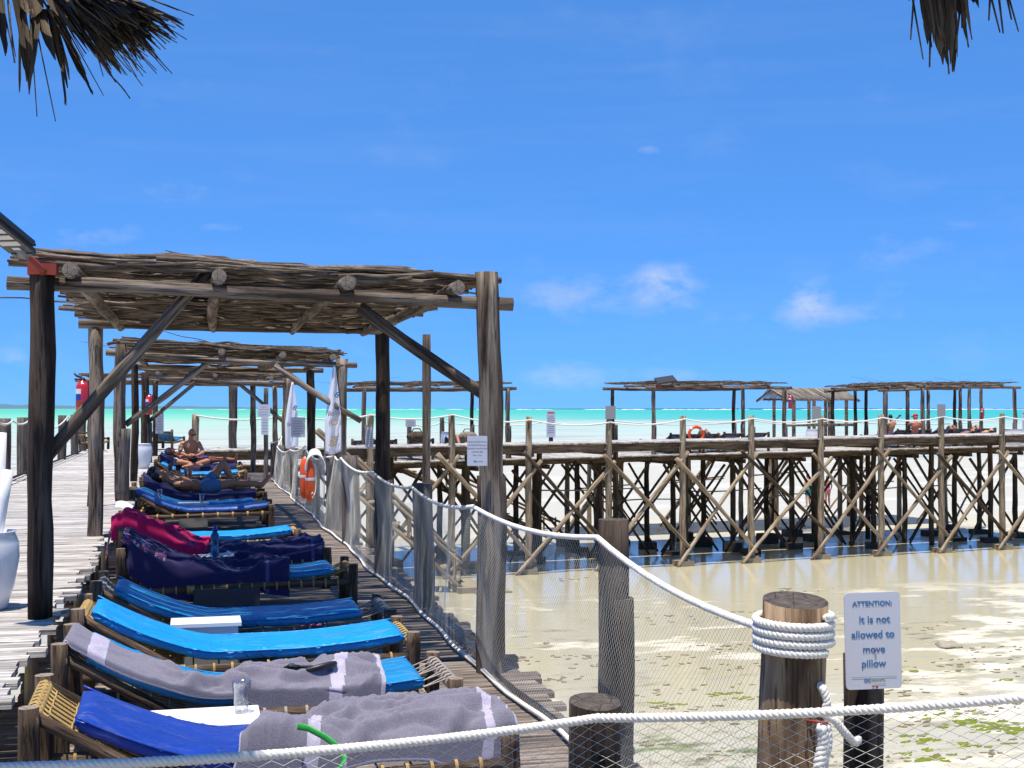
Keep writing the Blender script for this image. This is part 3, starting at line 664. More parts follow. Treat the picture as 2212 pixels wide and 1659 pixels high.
# ------------------------------------------------------------------ railing rope and net on the right
rail = [(Bx, By, 1.0, Br)] + RP + [(1.825, 8.03, 1.08, .088), (1.86, 13.0, 1.06, .086), (2.0, 17.85, 1.05, .088), (1.98, 22.5, 1.05, .075), (2.12, 30.05, 1.05, .11)]
rail.sort(key=lambda q: q[1])
tops = []
for i, q in enumerate(rail):
    z = .985 if i == 0 else min(q[2] - .03, 1.075)
    tops.append(Vector((q[0] - q[3] - .012, q[1] - .02, z)))
tops[0] = Vector((Bx - Br * .75, By + Br * .85, .972))
path = []
for a, c in zip(tops, tops[1:]): path += sag(a, c, .012 + .018 * (c - a).length, 8)[:-1]
path.append(tops[-1])
rp = MB(); near = [p for p in path if p.y < 9.0]; farp = [p for p in path if p.y >= 8.6]
twisted(rp, near, .0135, .045, 6, 3, 7); rp.tube(farp, .0135, 6)
ro = link('top_rope', rp.mesh('top_rope', 'rope_white')); tag(ro, 'thick white rope slung from post to post along the deck railing', 'rope')
bot = []
y = 4.9; k = 0
while y < 31: bot.append(Vector((1.79 + .025 * math.sin(y * 1.3) + .012 * math.sin(y * 4.1), y, .03 + .006 * math.sin(y * 2.3)))); y += .3
rp = MB(); twisted(rp, [p for p in bot if p.y < 9], .0135, .05, 6, 3, 6); rp.tube([p for p in bot if p.y >= 8.8], .0135, 6)
ro = link('foot_rope', rp.mesh('foot_rope', 'rope_white')); tag(ro, 'white rope along the deck boards holding down the foot of the net', 'rope')
log('edge_batten', (1.86, 4.2, -.0), (1.86, 31, -.0), .018, .018, 'log_dark', dk, n=6, knots=0, seg=26)
def interp(path, y, key=1):
    if y <= path[0][key]: return path[0]
    for a, c in zip(path, path[1:]):
        if a[key] <= y <= c[key]: return a.lerp(c, (y - a[key]) / max(1e-6, c[key] - a[key]))
    return path[-1]
def netting(name, label, fn, L, cell, H, rad, m='net_cord', seed=1, flat=1.):
    """diamond net; fn(s, v) -> point, s metres along, v 0 top .. 1 foot"""
    b = MB(); k = int(H / cell * 1.0); step = L / max(1, int(L / cell))
    n = int(L / step); rows = max(2, int(H / (cell * flat)))
    for i in range(-rows, n + 1):
        for sgn in (1, -1):
            pts = []
            for j in range(rows + 1):
                s = (i + j) * step if sgn > 0 else (i + rows - j) * step
                zig = .18 * step * (1 if (j + (i if sgn > 0 else 0)) % 2 else -1) * 0
                if 0 <= s <= L: pts.append(fn(s + zig, j / rows))
            if len(pts) > 1: b.tube(pts, rad, 3, False)
    return tag(link(name, b.mesh(name, m)), label, 'net')
y0 = By + .12
def rail_net(s, v):
    y = y0 + s; a = interp(path, y); c = interp([Vector((1.86, 3.5, .35)), Vector((1.79, 4.9, .03))] + bot, y); p = a.lerp(c, v)
    bel = math.sin(math.pi * v); p.x += .04 * bel * math.sin(y * 2.1) + .02 * noise.noise((y * 2, v * 3, 0)); p.y += .03 * noise.noise((y * 3, v * 3, 5)); return p
netting('railing_net', 'fine white fishing net hung between the ropes along the deck railing', rail_net, 26.5, .031, 1.0, .00048)

# near fence: rope sweeping across the foot of the picture
q0, q1, q2 = at_d(-260, 1663, 3.02), at_d(1292, 1551, 3.90), at_d(2700, 1452, 3.35)
front = sag(q0, q1, .035, 14)[:-1] + sag(q1, q2, .03, 14)
rp = MB(); twisted(rp, front, .0135, .050, 7, 3, 8)
ro = link('front_rope', rp.mesh('front_rope', 'rope_white')); tag(ro, 'thick white twisted rope stretched across in front of the first loungers', 'rope')
# the rest of that fence outside the view: end posts carrying the rope
for q, lab in ((q0, 'round end post where the front rope starts beside the boardwalk'), (q2, 'round end post where the front rope ends beyond the pillow notice')):
    t = thing('fence_post', lab, 'post', (q.x, q.y + .09, -.9)); link('trunk', log_mesh('trunk', q.z + .95, .08, .075, 'log_dark', n=14), t, Matrix.Translation((q.x, q.y + .09, -.9)))
fl = [(front[0] - front[0]).length]
for a, c in zip(front, front[1:]): fl.append(fl[-1] + (c - a).length)
def fpt(s):
    for i in range(len(front) - 1):
        if fl[i] <= s <= fl[i + 1]: return front[i].lerp(front[i + 1], (s - fl[i]) / max(1e-6, fl[i + 1] - fl[i]))
    return front[-1]
def front_net(s, v):
    p = fpt(s).copy(); h = .86 * v; p.z -= .012 + h; p.y += .05 * math.sin(v * 3.1) + .03 * noise.noise((s * 1.5, v * 2, 0)); p.x += .03 * noise.noise((s * 2, v * 2, 8)); return p
netting('front_net', 'white diamond net hanging from the rope across the front', front_net, fl[-1], .062, .86, .0007, flat=.5)
# side net from the corner post down to the stout post (loose white veil)
# ------------------------------------------------------------------ long pier crossing behind
PO = Vector((10.2, 39.2, 0)); PD = Vector((.9898, .1426, 0)); PN = Vector((-.1426, .9898, 0))
def pp(s, t, z): return PO + PD * s + PN * t + Vector((0, 0, z))
def pier_s(x, t=0.):
    d = ray(x, 1000); o = PO + PN * t
    # solve EYE + d*k = o + PD*s in plan
    den = d.x * PD.y - d.y * PD.x; k = ((o.x) * PD.y - (o.y) * PD.x) / den
    q = Vector((d.x * k, d.y * k, 0)) - Vector((o.x, o.y, 0)); return q.dot(PD)
PRZ = math.atan2(PD.y, PD.x)
def zdk(s): return .45 + .008 * (s + 13)      # the deck rises very slightly to the right
pier = thing('pier', 'long raised log pier on crossed timber legs running over the flat', 'pier', pp(0, 0, ZS))
ppv = plank_variants('plank', 2.2, .125, .04, 'plank', 5, 5)
rng = random.Random(21)
s = -13.4
while s < 22:
    M = Matrix.Translation(pp(s, .98, zdk(s) + rng.uniform(-.008, .008))) @ Matrix.Rotation(PRZ + R(90), 4, 'Z')
    link('plank', rng.choice(ppv), pier, M); s += .135
front_x = [1140, 1313, 1473, 1620, 1770, 1900, 2030, 2162, 2290]; tops_y = [900, 905, 898, 897, 897, 895, 893, 893, 892]
FS = [pier_s(x) for x in front_x]
FS_all = [FS[0] - 2.55 * k for k in (4, 3, 2, 1)] + FS
def squared(name, p0, p1, w, h, m, parent):
    p0, p1 = Vector(p0), Vector(p1); L = (p1 - p0).length; b = MB(); c = .012
    prof = [(-w / 2 + c, -h / 2), (w / 2 - c, -h / 2), (w / 2, -h / 2 + c), (w / 2, h / 2 - c), (w / 2 - c, h / 2), (-w / 2 + c, h / 2), (-w / 2, h / 2 - c), (-w / 2, -h / 2 + c)]
    seg = max(2, int(L / .5)); idx = [b.ring([(L * i / seg, y + .008 * noise.noise((i, y * 9, L)), z + .008 * noise.noise((i, z * 9, L + 4))) for y, z in prof]) for i in range(seg + 1)]
    for a, q in zip(idx, idx[1:]):
        for j in range(8): b.face((a + j, q + j, q + (j + 1) % 8, a + (j + 1) % 8))
    b.face([idx[0] + j for j in range(8)]); b.face([idx[-1] + j for j in range(8)][::-1])
    return link(name, b.mesh(name, m, False), parent, Matrix.Translation(p0) @ (p1 - p0).to_track_quat('X', 'Z').to_matrix().to_4x4())
def footing(p, w, h, m, parent, seed=0):
    b = MB(); n = 10; rg = random.Random(seed)
    b.box((-w, -w * .9, -.25), (w, w * .9, h)); o = link('footing', b.mesh('footing', m, False), parent, Matrix.Translation(p) @ Matrix.Rotation(rg.uniform(-.4, .4), 4, 'Z')); return o
for i, s in enumerate(FS_all):
    top = at_y(front_x[i - 4], tops_y[i - 4], pp(s, 0, 0).y).z if i >= 4 else 1.5
    log('leg', pp(s, -.08, ZS + .05), pp(s, -.08, top), .115, .10, 'pier_log', pier, lump=.05, n=12, knots=3, bend=.03)
    footing(pp(s, -.08, ZS), .27, .17, 'concrete', pier, i)
for (a, c) in zip(FS_all, FS_all[1:]):
    squared('edge_beam', pp(a + .11, .02, zdk(a) - .175), pp(c - .11, .02, zdk(c) - .175), .07, .26, 'beam', pier)
for a in FS_all: squared('cross_beam', pp(a + .16, -.05, zdk(a) - .33), pp(a + .16, 2.15, zdk(a) - .33), .08, .16, 'beam', pier)
BS = [a + 1.25 for a in FS_all]
for i, a in enumerate(BS):
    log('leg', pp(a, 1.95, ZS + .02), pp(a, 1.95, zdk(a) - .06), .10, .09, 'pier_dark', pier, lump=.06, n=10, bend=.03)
    if i % 2: footing(pp(a, 1.95, ZS), .30, .2, 'concrete_dark', pier, i + 40)
squared('edge_beam', pp(-13.3, 2.02, .28), pp(22, 2.02, .52), .07, .2, 'beam', pier)
rg = random.Random(5)
for i, (a, c) in enumerate(zip(FS_all[1:], FS_all[2:])):
    j = lambda q=.15: rg.uniform(-q, q)
    log('brace', pp(a - .35 + j(), -.22, .18 + j()), pp(c + .25 + j(), -.24, ZS + .55 + j(.3)), .072 + j(.012), .06, 'pier_log' if i % 3 else 'pier_dark', pier, n=8, bend=.04)
    log('brace', pp(c + .3 + j(), -.12, .10 + j()), pp(a - .45 + j(), -.30, ZS + .0), .072, .062, 'pier_log', pier, n=8, bend=.05)
    log('brace', pp(a + .2 + j(), 1.84, -.2 + j()), pp(c - .1 + j(), 1.84, ZS + .2), .055, .045, 'pier_dark', pier, n=8, bend=.06)
    log('brace', pp(c - .1 + j(), 2.1, -.1), pp(a + .3 + j(), 2.1, ZS + .1), .05, .042, 'pier_dark', pier, n=8, bend=.05)
# rope rail on the pier's near posts
rp = MB(); tz = [(1.47 if i < 4 else at_y(front_x[i - 4], tops_y[i - 4] + 7, pp(s, 0, 0).y).z) for i, s in enumerate(FS_all)]
for (a, za), (c, zc) in zip(list(zip(FS_all, tz)), list(zip(FS_all, tz))[1:]): rp.tube(sag(pp(a, -.19, za), pp(c, -.19, zc), .13, 8), .024, 6)
tag(link('pier_rope', rp.mesh('pier_rope', 'rope_white')), 'white rope drooping between the tall near posts of the pier', 'rope')

# lower lounging platform behind the pier
ZP = -.12
def zp(s): return -.10 + .0095 * (s + 9)
plat = thing('platform', 'lower timber lounging platform behind the raised pier, on dark legs', 'platform', pp(0, 4, ZS))
plv = plank_variants('plank', 4.6, .14, .04, 'plank', 5, 6)
s = -9.0
while s < 22.5:
    link('plank', rg.choice(plv), plat, Matrix.Translation(pp(s, 4.75, zp(s) + rg.uniform(-.008, .008))) @ Matrix.Rotation(PRZ + R(90), 4, 'Z')); s += .15
for t_ in (2.62, 4.7, 6.95): squared('beam', pp(-9, t_, zp(-9) - .13), pp(22.4, t_, zp(22.4) - .13), .09, .18, 'beam', plat)
for i in range(13):
    a = -8.6 + i * 2.55
    for t_ in (3.0, 4.9, 6.8):
        q = a + rg.uniform(-.3, .3)
        log('leg', pp(q, t_, ZS - .02), pp(q, t_, zp(q) - .05), .105, .09, 'pier_dark' if t_ < 5 else 'pier_log', plat, n=9, bend=.04, lump=.07)
        if rg.random() < .75: footing(pp(q, t_, ZS), .32, rg.uniform(.12, .4), 'concrete_dark', plat, i * 3)
    squared('cross_beam', pp(a + .2, 2.5, zp(a) - .30), pp(a + .2, 7.1, zp(a) - .30), .09, .15, 'beam', plat)
    for k in (0, 1):
        t_ = (3.2, 6.7)[k]
        log('brace', pp(a + rg.uniform(-.2, .3), t_, ZP - .3), pp(a + 2.5 + rg.uniform(-.4, .2), t_ + .05, ZS + .1), .05, .042, 'pier_dark', plat, n=8, bend=.06)
        log('brace', pp(a + 2.5 + rg.uniform(-.2, .3), t_ + .1, ZP - .25), pp(a + rg.uniform(-.2, .5), t_ + .12, ZS + .05), .05, .042, 'pier_dark' if k == 0 else 'pier_log', plat, n=8, bend=.06)
for i in range(6):     # thin horizontal ties between the legs
    a = 1.5 + i * 3.4; z = ZS + rg.uniform(1.5, 2.6)
    log('tie', pp(a, 2.75 + rg.uniform(0, 4), z), pp(a + rg.uniform(3, 4.2), 2.8 + rg.uniform(0, 4), z + rg.uniform(-.1, .1)), .028, .022, 'pier_log', plat, n=6, bend=.08)
# right-hand jetty farther back, a thicket of crossed legs
jet = thing('jetty', 'dense thicket of crossed timber legs under the far jetty at right', 'jetty', pp(12, 9, ZS))
for i in range(13):
    a = 6.5 + i * 1.45; t_ = 9.2 + (i % 3) * 2.4
    log('leg', pp(a, t_, ZS), pp(a, t_, ZP - .12), .10, .085, 'pier_dark' if i % 2 else 'pier_log', jet, n=8, bend=.04)
    log('brace', pp(a - .9, t_ + .1, ZP - .3), pp(a + 1.5, t_ + .1, ZS + .1), .05, .042, 'pier_dark', jet, n=7, bend=.05)
    log('brace', pp(a + 1.4, t_ + .15, ZP - .3), pp(a - 1.2, t_ + .2, ZS + .1), .05, .042, 'pier_log', jet, n=7, bend=.05)
    if i % 2: log('tie', pp(a - 1, t_, ZS + 1.6 + .2 * (i % 4)), pp(a + 2.2, t_ + .6, ZS + 1.7 + .2 * (i % 4)), .035, .03, 'pier_log', jet, n=6, bend=.05)
s = 6.0
while s < 24.5:
    link('plank', rg.choice(plv), jet, Matrix.Translation(pp(s, 11.2, ZP - .03)) @ Matrix.Rotation(PRZ + R(90), 4, 'Z')); s += .16
for t_ in (9.1, 13.2): squared('beam', pp(6, t_, ZP - .16), pp(24.5, t_, ZP - .16), .09, .18, 'beam', jet)

# stairs
def stairs(label, top, bot_, width_dir, w, n, rails=True):
    top, bot_ = Vector(top), Vector(bot_); wd = Vector(width_dir).normalized(); t = thing('staircase', label, 'staircase', bot_)
    for k in (0, 1):
        o = wd * (k * w); log('stringer', top + o, bot_ + o, .065, .06, 'pier_dark' if k else 'pier_log', t, n=8)
        if rails:
            up = Vector((0, 0, .75)); log('handrail', top + o + up, bot_ + o + up * .9, .05, .045, 'pier_log', t, n=8, bend=.05)
            for q in (.08, .36, .64, .95):
                p = top.lerp(bot_, q) + o; log('baluster', p, p + Vector((0, 0, .78)), .042, .04, 'pier_log', t, n=8)
    for i in range(n):
        p = top.lerp(bot_, (i + .5) / n) + wd * (w / 2); dirv = (bot_ - top).normalized(); dirv.z = 0; dirv.normalize()
        squared('tread', p - wd * (w / 2 + .05) + Vector((0, 0, .07)), p + wd * (w / 2 + .05) + Vector((0, 0, .07)), .24, .045, 'pier_log', t)
    return t
st1 = stairs('log staircase with handrails going down from the pier to the shallow water', (3.3, 36.5, .32), (7.35, 35.6, ZS + .12), (.21, .97, 0), 1.0, 12)
b = MB(); b.box((-.55, -.75, -.2), (.6, .75, .16)); b.box((-.1, -.9, -.2), (.95, .9, .05)); tag(link('step_block', b.mesh('step_block', 'concrete', False), None, Matrix.Translation((7.75, 36.1, ZS))), 'concrete landing block at the foot of the log staircase', 'block')
st2 = stairs('shadowed staircase descending behind the pier under the platform edge', pp(-2.2, 7.3, ZP - .2), pp(4.6, 7.5, ZS + .1), PN, 1.1, 13)
# back rail rope, posts of the platform
rg = random.Random(9); BP = []
for x in (884, 955, 1190, 1330, 1628, 1800):
    s = pier_s(x, 6.9); BP.append((s, {884: 906, 955: 900, 1190: 903, 1330: 918, 1628: 924, 1800: 930}[x]))
for i, (s, ty) in enumerate(BP):
    p = pp(s, 6.9, ZP); z1 = at_y(1100, ty, p.y).z
    fence_post('rail_post', p.x, p.y, ZP - .02, z1, .085, 'grey_post', 'grey post of the rope rail along the back of the far platform', 'rail posts behind the far platform')
rp = MB()
zt = 1.18
for (a, c) in zip(BP, BP[1:]): rp.tube(sag(pp(a[0], 6.9, zt), pp(c[0], 6.9, zt), .16, 8), .02, 6)
rp.tube(sag(pp(BP[-1][0], 6.9, zt), pp(BP[-1][0] + 9, 6.9, zt), .2, 8), .02, 6)
tag(link('back_rope', rp.mesh('back_rope', 'rope_white')), 'thin rope along the back of the far lounging platform', 'rope')

# pergolas on the platform (built square to the pier)
PM = Matrix.Translation(PO) @ Matrix.Rotation(PRZ, 4, 'Z')
def far_pergola(label, x0, x1, yf, yb, z0, z1, seed, extra=(), stray=5, n_j=3):
    s0, s1 = pier_s(x0, yf), pier_s(x1, yf)
    posts = [(s0 + .25, yf, ZP, .075, 1.25, 'log', .0), (s1 - .25, yf, ZP, .08, 1.2, 'log', .0), (s0 + .35, yb, ZP, .07, 1.2, 'log_dark', .0), (s1 - .3, yb, ZP, .07, 1.2, 'log_dark', .0)] + [(pier_s(x, t_), t_, ZP, .072, 1.2, 'log', .0) for x, t_ in extra]
    J = [(s0 + (s1 - s0) * (k + .5) / n_j, .15, .15) for k in range(n_j)]
    return pergola(label, yf, yb, s0 + .1, s1 - .1, z0, z1, posts, J, [], ST_FAR, .085, rb=.06, M=PM, seed=seed, stray=stray, over=.15, jr=.05)
far_pergola('low brushwood pergola on the far platform seen behind the nearest deck posts', 770, 1112, 2.9, 6.2, 2.30, 2.33, 31)
far_pergola('brushwood pergola with sagging roof and a lamp, left of the thatched hut', 1398, 1708, 3.0, 6.4, 2.40, 2.42, 32, extra=((1605, 3.2),))
far_pergola('brushwood pergola beside the thatched hut, over the people on the far platform', 1900, 2005, 3.0, 6.4, 2.36, 2.44, 33, extra=((1915, 6.0),))
far_pergola('long brushwood pergola with loose twigs adjoining at the far right', 1950, 2203, 3.2, 6.6, 2.46, 2.5, 34, extra=((2005, 6.2), (2095, 3.6), (2075, 6.2), (2120, 6.4)), stray=12)
# pergola standing at the end of the boardwalk on the left
bx0 = at_y(158, 850, 39.5).x; bx1 = at_y(520, 850, 39.5).x
pergola('low brushwood pergola at the far end of the boardwalk', 39.5, 42.5, bx0 + .2, bx1, 2.48, 2.42, [(bx0 + .6, 39.5, ZS, .08, None, 'log', 0.), (bx1 - .2, 39.5, ZS, .11, None, 'grey_post', 0.), (bx0 + .6, 42.5, ZS, .08, None, 'log', 0.), (bx1 - .2, 42.5, ZS, .08, None, 'log', 0.)], [(bx0 + 1, .1, .1), (bx1 - 1, .1, .1)], [], ST_FAR, .09, rb=.06, seed=35, stray=3, over=.15)

# lamp on the far pergola, thatched hut
lp = pp(pier_s(1424, 2.9), 2.95, 2.46)
t = thing('solar_lamp', 'small solar lamp tilted on top of the pergola left of the hut', 'lamp', lp)
b = MB(); b.box((-.06, -.06, -.08), (.06, .06, .06)); link('bracket', b.mesh('bracket', 'bracket_red', False), t, Matrix.Translation(lp))
b = MB(); b.box((-.30, -.2, -.02), (.40, .2, .03)); link('housing', b.mesh('housing', 'dark_metal', False), t, Matrix.Translation(lp + Vector((.18, -.1, .20))) @ Matrix.Rotation(-.15, 4, 'Y') @ Matrix.Rotation(.5, 4, 'X'))
b = MB(); b.box((-.22, -.15, -.034), (.32, .15, -.0215)); link('led_module', b.mesh('led_module', 'lens_glow', False), t, Matrix.Translation(lp + Vector((.18, -.1, .20))) @ Matrix.Rotation(-.15, 4, 'Y') @ Matrix.Rotation(.5, 4, 'X'))
HT = 7.6; hs0, hs1 = pier_s(1702, HT), pier_s(1838, HT); HZ = at_y(1750, 864, pp(hs0, HT, 0).y).z; RZ = at_y(1750, 839, pp(hs0, HT, 0).y).z
hut = thing('thatched_hut', 'small open hut with a gabled reed roof on square posts', 'hut', pp(hs0, HT, ZP))
for s in (hs0 + .25, hs0 + 1.25, hs1 - 1.1, hs1 - .25):
    for t_ in (HT - .05, HT + 1.75):
        p = pp(s + (.25 if t_ > HT else 0), t_, 0); squared('post', (p.x, p.y, ZP - .3), (p.x, p.y, HZ), .11, .11, 'pier_log', hut)
for t_ in (HT - .05, HT + 1.75): squared('plate_beam', pp(hs0, t_, HZ + .03), pp(hs1, t_, HZ + .03), .1, .08, 'beam', hut)
squared('rail', pp(hs0 - .1, HT - .12, .98), pp(hs1 + .1, HT - .12, .98), .05, .12, 'pier_log', hut)
rg = random.Random(4); mid = HT + .85
squared('ridge_pole', pp(hs0 - .1, mid, RZ - .04), pp(hs1 + .1, mid, RZ - .04), .08, .08, 'beam', hut)
rv = stick_variants(8, 1.25, 1.45, .022, .034, .02, 77, n=5, seg=4, m='reed')
nb = int((hs1 - hs0 + .5) / .062)
for i in range(nb):
    s = hs0 - .22 + i * .062
    for side, t_ in ((0, HT - .32), (1, HT + 2.02)):
        me, L = rg.choice(rv); e = pp(s + rg.uniform(-.02, .02) - .12, mid, RZ + rg.uniform(0, .03)); f = pp(s + rg.uniform(-.03, .03) + .14, t_, HZ - .02 + rg.uniform(-.02, .02))
        link('reed', me, hut, along(e, f) @ Matrix.Scale((f - e).length / L * rg.uniform(.97, 1.03), 4))
for s in (hs0 - .2, hs1 + .2):
    for t_ in (HT - .3, HT + 2.0): squared('barge_board', pp(s, mid, RZ - .03), pp(s, t_, HZ - .04), .05, .10, 'beam', hut)
# ------------------------------------------------------------------ rope-strung loungers
LL, LW = 1.82, .62
def prof(x, x0=.06, x1=LL - .10):
    """height of the slung bed under the mattress at x"""
    u = min(1, max(0, x / LL)); h = .25 + .29 * max(0, 1 - u / .40) ** 1.5 + .06 * max(0, (u - .62) / .38) ** 1.6
    return h
def mattress_mesh(m, x0, x1, y0, y1, th=.062, seed=1, wav=.009):
    b = MB(); rg = random.Random(seed); N = 56; sd = rg.uniform(0, 60)
    cs = []
    for i in range(28):
        a = 2 * math.pi * i / 28; c, s_ = math.cos(a), math.sin(a); e = .28
        cs.append((math.copysign(abs(c) ** e, c), math.copysign(abs(s_) ** (e * 1.6), s_)))
    idx = []
    for k in range(N + 1):
        u = k / N; x = x0 + (x1 - x0) * u; ed = min(u, 1 - u) * (x1 - x0); sh = min(1, (ed / .035)) ** .5 if ed < .035 else 1; sh = max(.25, sh)
        z = prof(x) + th / 2 + .004; sl = (prof(x + .01) - prof(x - .01)) / .02; nx, nz_ = -sl / math.hypot(sl, 1), 1 / math.hypot(sl, 1)
        pts = []
        for (cy, cz) in cs:
            yy = (y0 + y1) / 2 + cy * (y1 - y0) / 2 * (1 - .01 * (1 - sh)); puff = cz * th / 2 * sh
            wv = wav * (noise.noise((x * 5 + sd, yy * 4, 0)) + .6 * noise.noise((x * 17 + sd, yy * 7, 3)))
            if abs(cy) > .9: wv += .004 * math.sin(x * 90 + sd) * (1 if cz > 0 else .3)
            puff += wv + .010 * (1 - abs(cy) ** 2) * (1 if cz > 0 else 0); 
            pts.append((x + nx * puff, yy + .004 * noise.noise((x * 9 + sd, cz, 7)), z + nz_ * puff))
        idx.append(b.ring(pts))
    n = len(cs)
    for a, c in zip(idx, idx[1:]):
        for j in range(n): b.face((a + j, c + j, c + (j + 1) % n, a + (j + 1) % n))
    b.face([idx[0] + j for j in range(n)]); b.face([idx[-1] + j for j in range(n)][::-1])
    return b.mesh('mattress', m)
def coil(b, p0, p1, r, turns, rad, jit=0., rg=None):
    p0, p1 = Vector(p0), Vector(p1); d = (p1 - p0).normalized(); u = d.orthogonal().normalized(); w = d.cross(u); n = int(turns * 9)
    b.tube([p0.lerp(p1, i / n) + (u * math.cos(i / 9 * 6.283) + w * math.sin(i / 9 * 6.283)) * r for i in range(n + 1)], rad, 4)
def bed_frame(t, near=True, rope='rope_tan', seed=0):
    rg = random.Random(seed + 50); n = 12 if near else 7; L = lambda nm, a, c, r0, r1, **k: link(nm, log_mesh(nm, (Vector(c) - Vector(a)).length, r0, r1, 'bed_wood', n=n, lump=.06, **k), t, along(a, c), local=True)
    for y in (0, LW):
        L('head_post', (0, y, -.0), (-.01, y, .575 + rg.uniform(-.02, .02)), .040, .038, knots=2)
        L('foot_post', (LL, y, -.0), (LL + .008, y, .365 + rg.uniform(-.02, .02)), .042, .038, knots=2)
    rails = []
    for y in (.0, LW):
        r = L('side_rail', (.02, y, .205), (LL - .02, y, .235), .030, .027, knots=1, bend=.012); rails.append(r)
        L('back_rail', (.50, y + (.035 if y == 0 else -.035), .225), (.0, y + (.035 if y == 0 else -.035), .525), .026, .024, knots=1)
    L('head_bar', (0, -.02, .515), (0, LW + .02, .515), .026, .024); L('foot_bar', (LL, -.02, .315), (LL, LW + .02, .315), .027, .025)
    L('stretcher', (.52, .02, .20), (.52, LW - .02, .20), .024, .022)
    # lashings round the rails, woven cords over head and foot
    for y, r in zip((0, LW), rails):
        b = MB(); k = 17 if near else 9
        for i in range(k):
            x = .12 + (LL - .24) * i / (k - 1); z = .205 + .03 * x / LL
            if near: coil(b, (x - .006, y, z), (x + .006, y, z), .034, 2, .0042)
            else: b.tube([(x - .012, y, z), (x + .012, y, z)], .036, 6)
        if near and y == 0: coil(b, (.50, y, .213), (.56, y, .214), .035, 7, .005)
        tag(link('lashing', b.mesh('lashing', rope), r, along((.02, y, .205), (LL - .02, y, .235)).inverted(), local=True), kind='stuff')
    b = MB()
    for i in range(9 if near else 5):
        y = .05 + (LW - .1) * i / (8 if near else 4)
        if near:
            for q in (-.008, .008): b.tube([(0, y + q, .545), (.06, y + q, .49), (.14, y + q, .43), (.24, y + q, .36), (.40, y + q, .27), (.55, y + q, .225)], .0038, 4)
            coil(b, (0, y - .02, .515), (0, y + .02, .515), .030, 2.5, .0045); coil(b, (LL, y - .02, .315), (LL, y + .02, .315), .031, 2.5, .0045)
            b.tube([(LL, y, .345), (LL - .12, y + rg.uniform(-.05, .05), .295), (LL - .3, y, .265)], .0038, 4)
        else: b.tube([(0, y, .53), (.24, y, .36), (.55, y, .23)], .006, 4); b.tube([(LL, y, .34), (LL - .3, y, .27)], .006, 4)
    for i in range(6 if near else 2):
        x = .05 + i * .085; z = prof(x) - .012; b.tube([(x, .03, z)] + [(x, .03 + (LW - .06) * q / 8, z + .008 * (1 if (q + i) % 2 else -1)) for q in range(1, 8)] + [(x, LW - .03, z)], .0042 if near else .008, 4)
    for x in [.6 + .14 * i for i in range(9)]: b.tube([(x, 0, .225), (x, LW / 2, .235), (x, LW, .225)], .005, 4)
    tag(link('webbing', b.mesh('webbing', rope), t, Matrix.Identity(4), local=True), kind='stuff')
def lounger(label, hx, fy, vin, near=True, x0=.10, x1=LL - .14, rz=0., rope='rope_tan', seed=0, group='rope-strung wooden loungers on the sun deck', mat_=True, w=(.03, LW - .03), z=.004):
    t = thing('lounger', label, 'lounger', (hx, fy, z), rz, group); bed_frame(t, near, rope, seed)
    if mat_:
        mt = link('mattress', mattress_mesh(vin, x0, x1, w[0], w[1], seed=seed), t, Matrix.Identity(4), local=True)
        if near:
            b = MB()
            for yy in w:
                b.tube([(x0 + (x1 - x0) * i / 40, yy, prof(x0 + (x1 - x0) * i / 40) + .058) for i in range(41)], .005, 5)
            tag(link('piping', b.mesh('piping', vin), mt, Matrix.Identity(4), local=True), kind='stuff')
    return t
HX = -.57
L1 = lounger('lounger with deep blue mattress and lilac towel, closest to the front rope', HX - .0, 5.08, 'vinyl_deep', x0=.15, x1=LL - .10, rz=.02, rope='rope_tan', seed=1)
L2 = lounger('lounger with blue mattress half covered by a long lilac towel', HX, 6.24, 'vinyl_teal', x0=.10, seed=2, rope='rope_grey')
L3 = lounger('bare bright blue lounger in full sun, mattress curved up at both ends', -.585, 7.40, 'vinyl_cyan', x0=.055, x1=LL - .035, seed=3)
L4 = lounger('bare blue lounger crossed by the pergola shadow, behind the white box table', -.56, 8.46, 'vinyl_teal', x0=.09, x1=LL - .17, seed=4, rope='rope_grey')
L5 = lounger('shaded lounger with crumpled navy towel hanging over its near side', -.53, 10.72, 'vinyl_teal', seed=5)
L6 = lounger('shaded lounger under a navy towel with the pink towel thrown at its head', -.60, 12.15, 'vinyl_mid', seed=6)
L7 = lounger('bright blue lounger in the sun strip between the first two pergolas', -.72, 14.1, 'vinyl_cyan', x0=.02, x1=LL - .04, seed=7)
L8 = lounger('periwinkle blue lounger at the sunny edge of the second pergola', -.76, 18.0, 'vinyl_mid', near=False, x0=.02, x1=LL - .03, seed=8)
L9 = lounger('dappled dark blue lounger next behind the periwinkle one', -.80, 18.95, 'vinyl_teal', near=False, seed=9)
L10 = lounger('lounger under the sunbathing man in blue shorts', -.72, 20.55, 'vinyl_mid', near=False, seed=10)
L11 = lounger('lounger of the person in the black hat', -.76, 21.4, 'vinyl_mid', near=False, seed=11)
L12 = lounger('bright cyan lounger in front of the bald seated man', -.72, 27.9, 'vinyl_cyan', near=False, seed=12)
L13 = lounger('lounger on which the bald man with sunglasses sits', -.70, 30.25, 'vinyl_mid', near=False, seed=13)
L14 = lounger('lounger with a person lying behind the seated bald man', -.70, 31.3, 'vinyl_mid', near=False, seed=14)

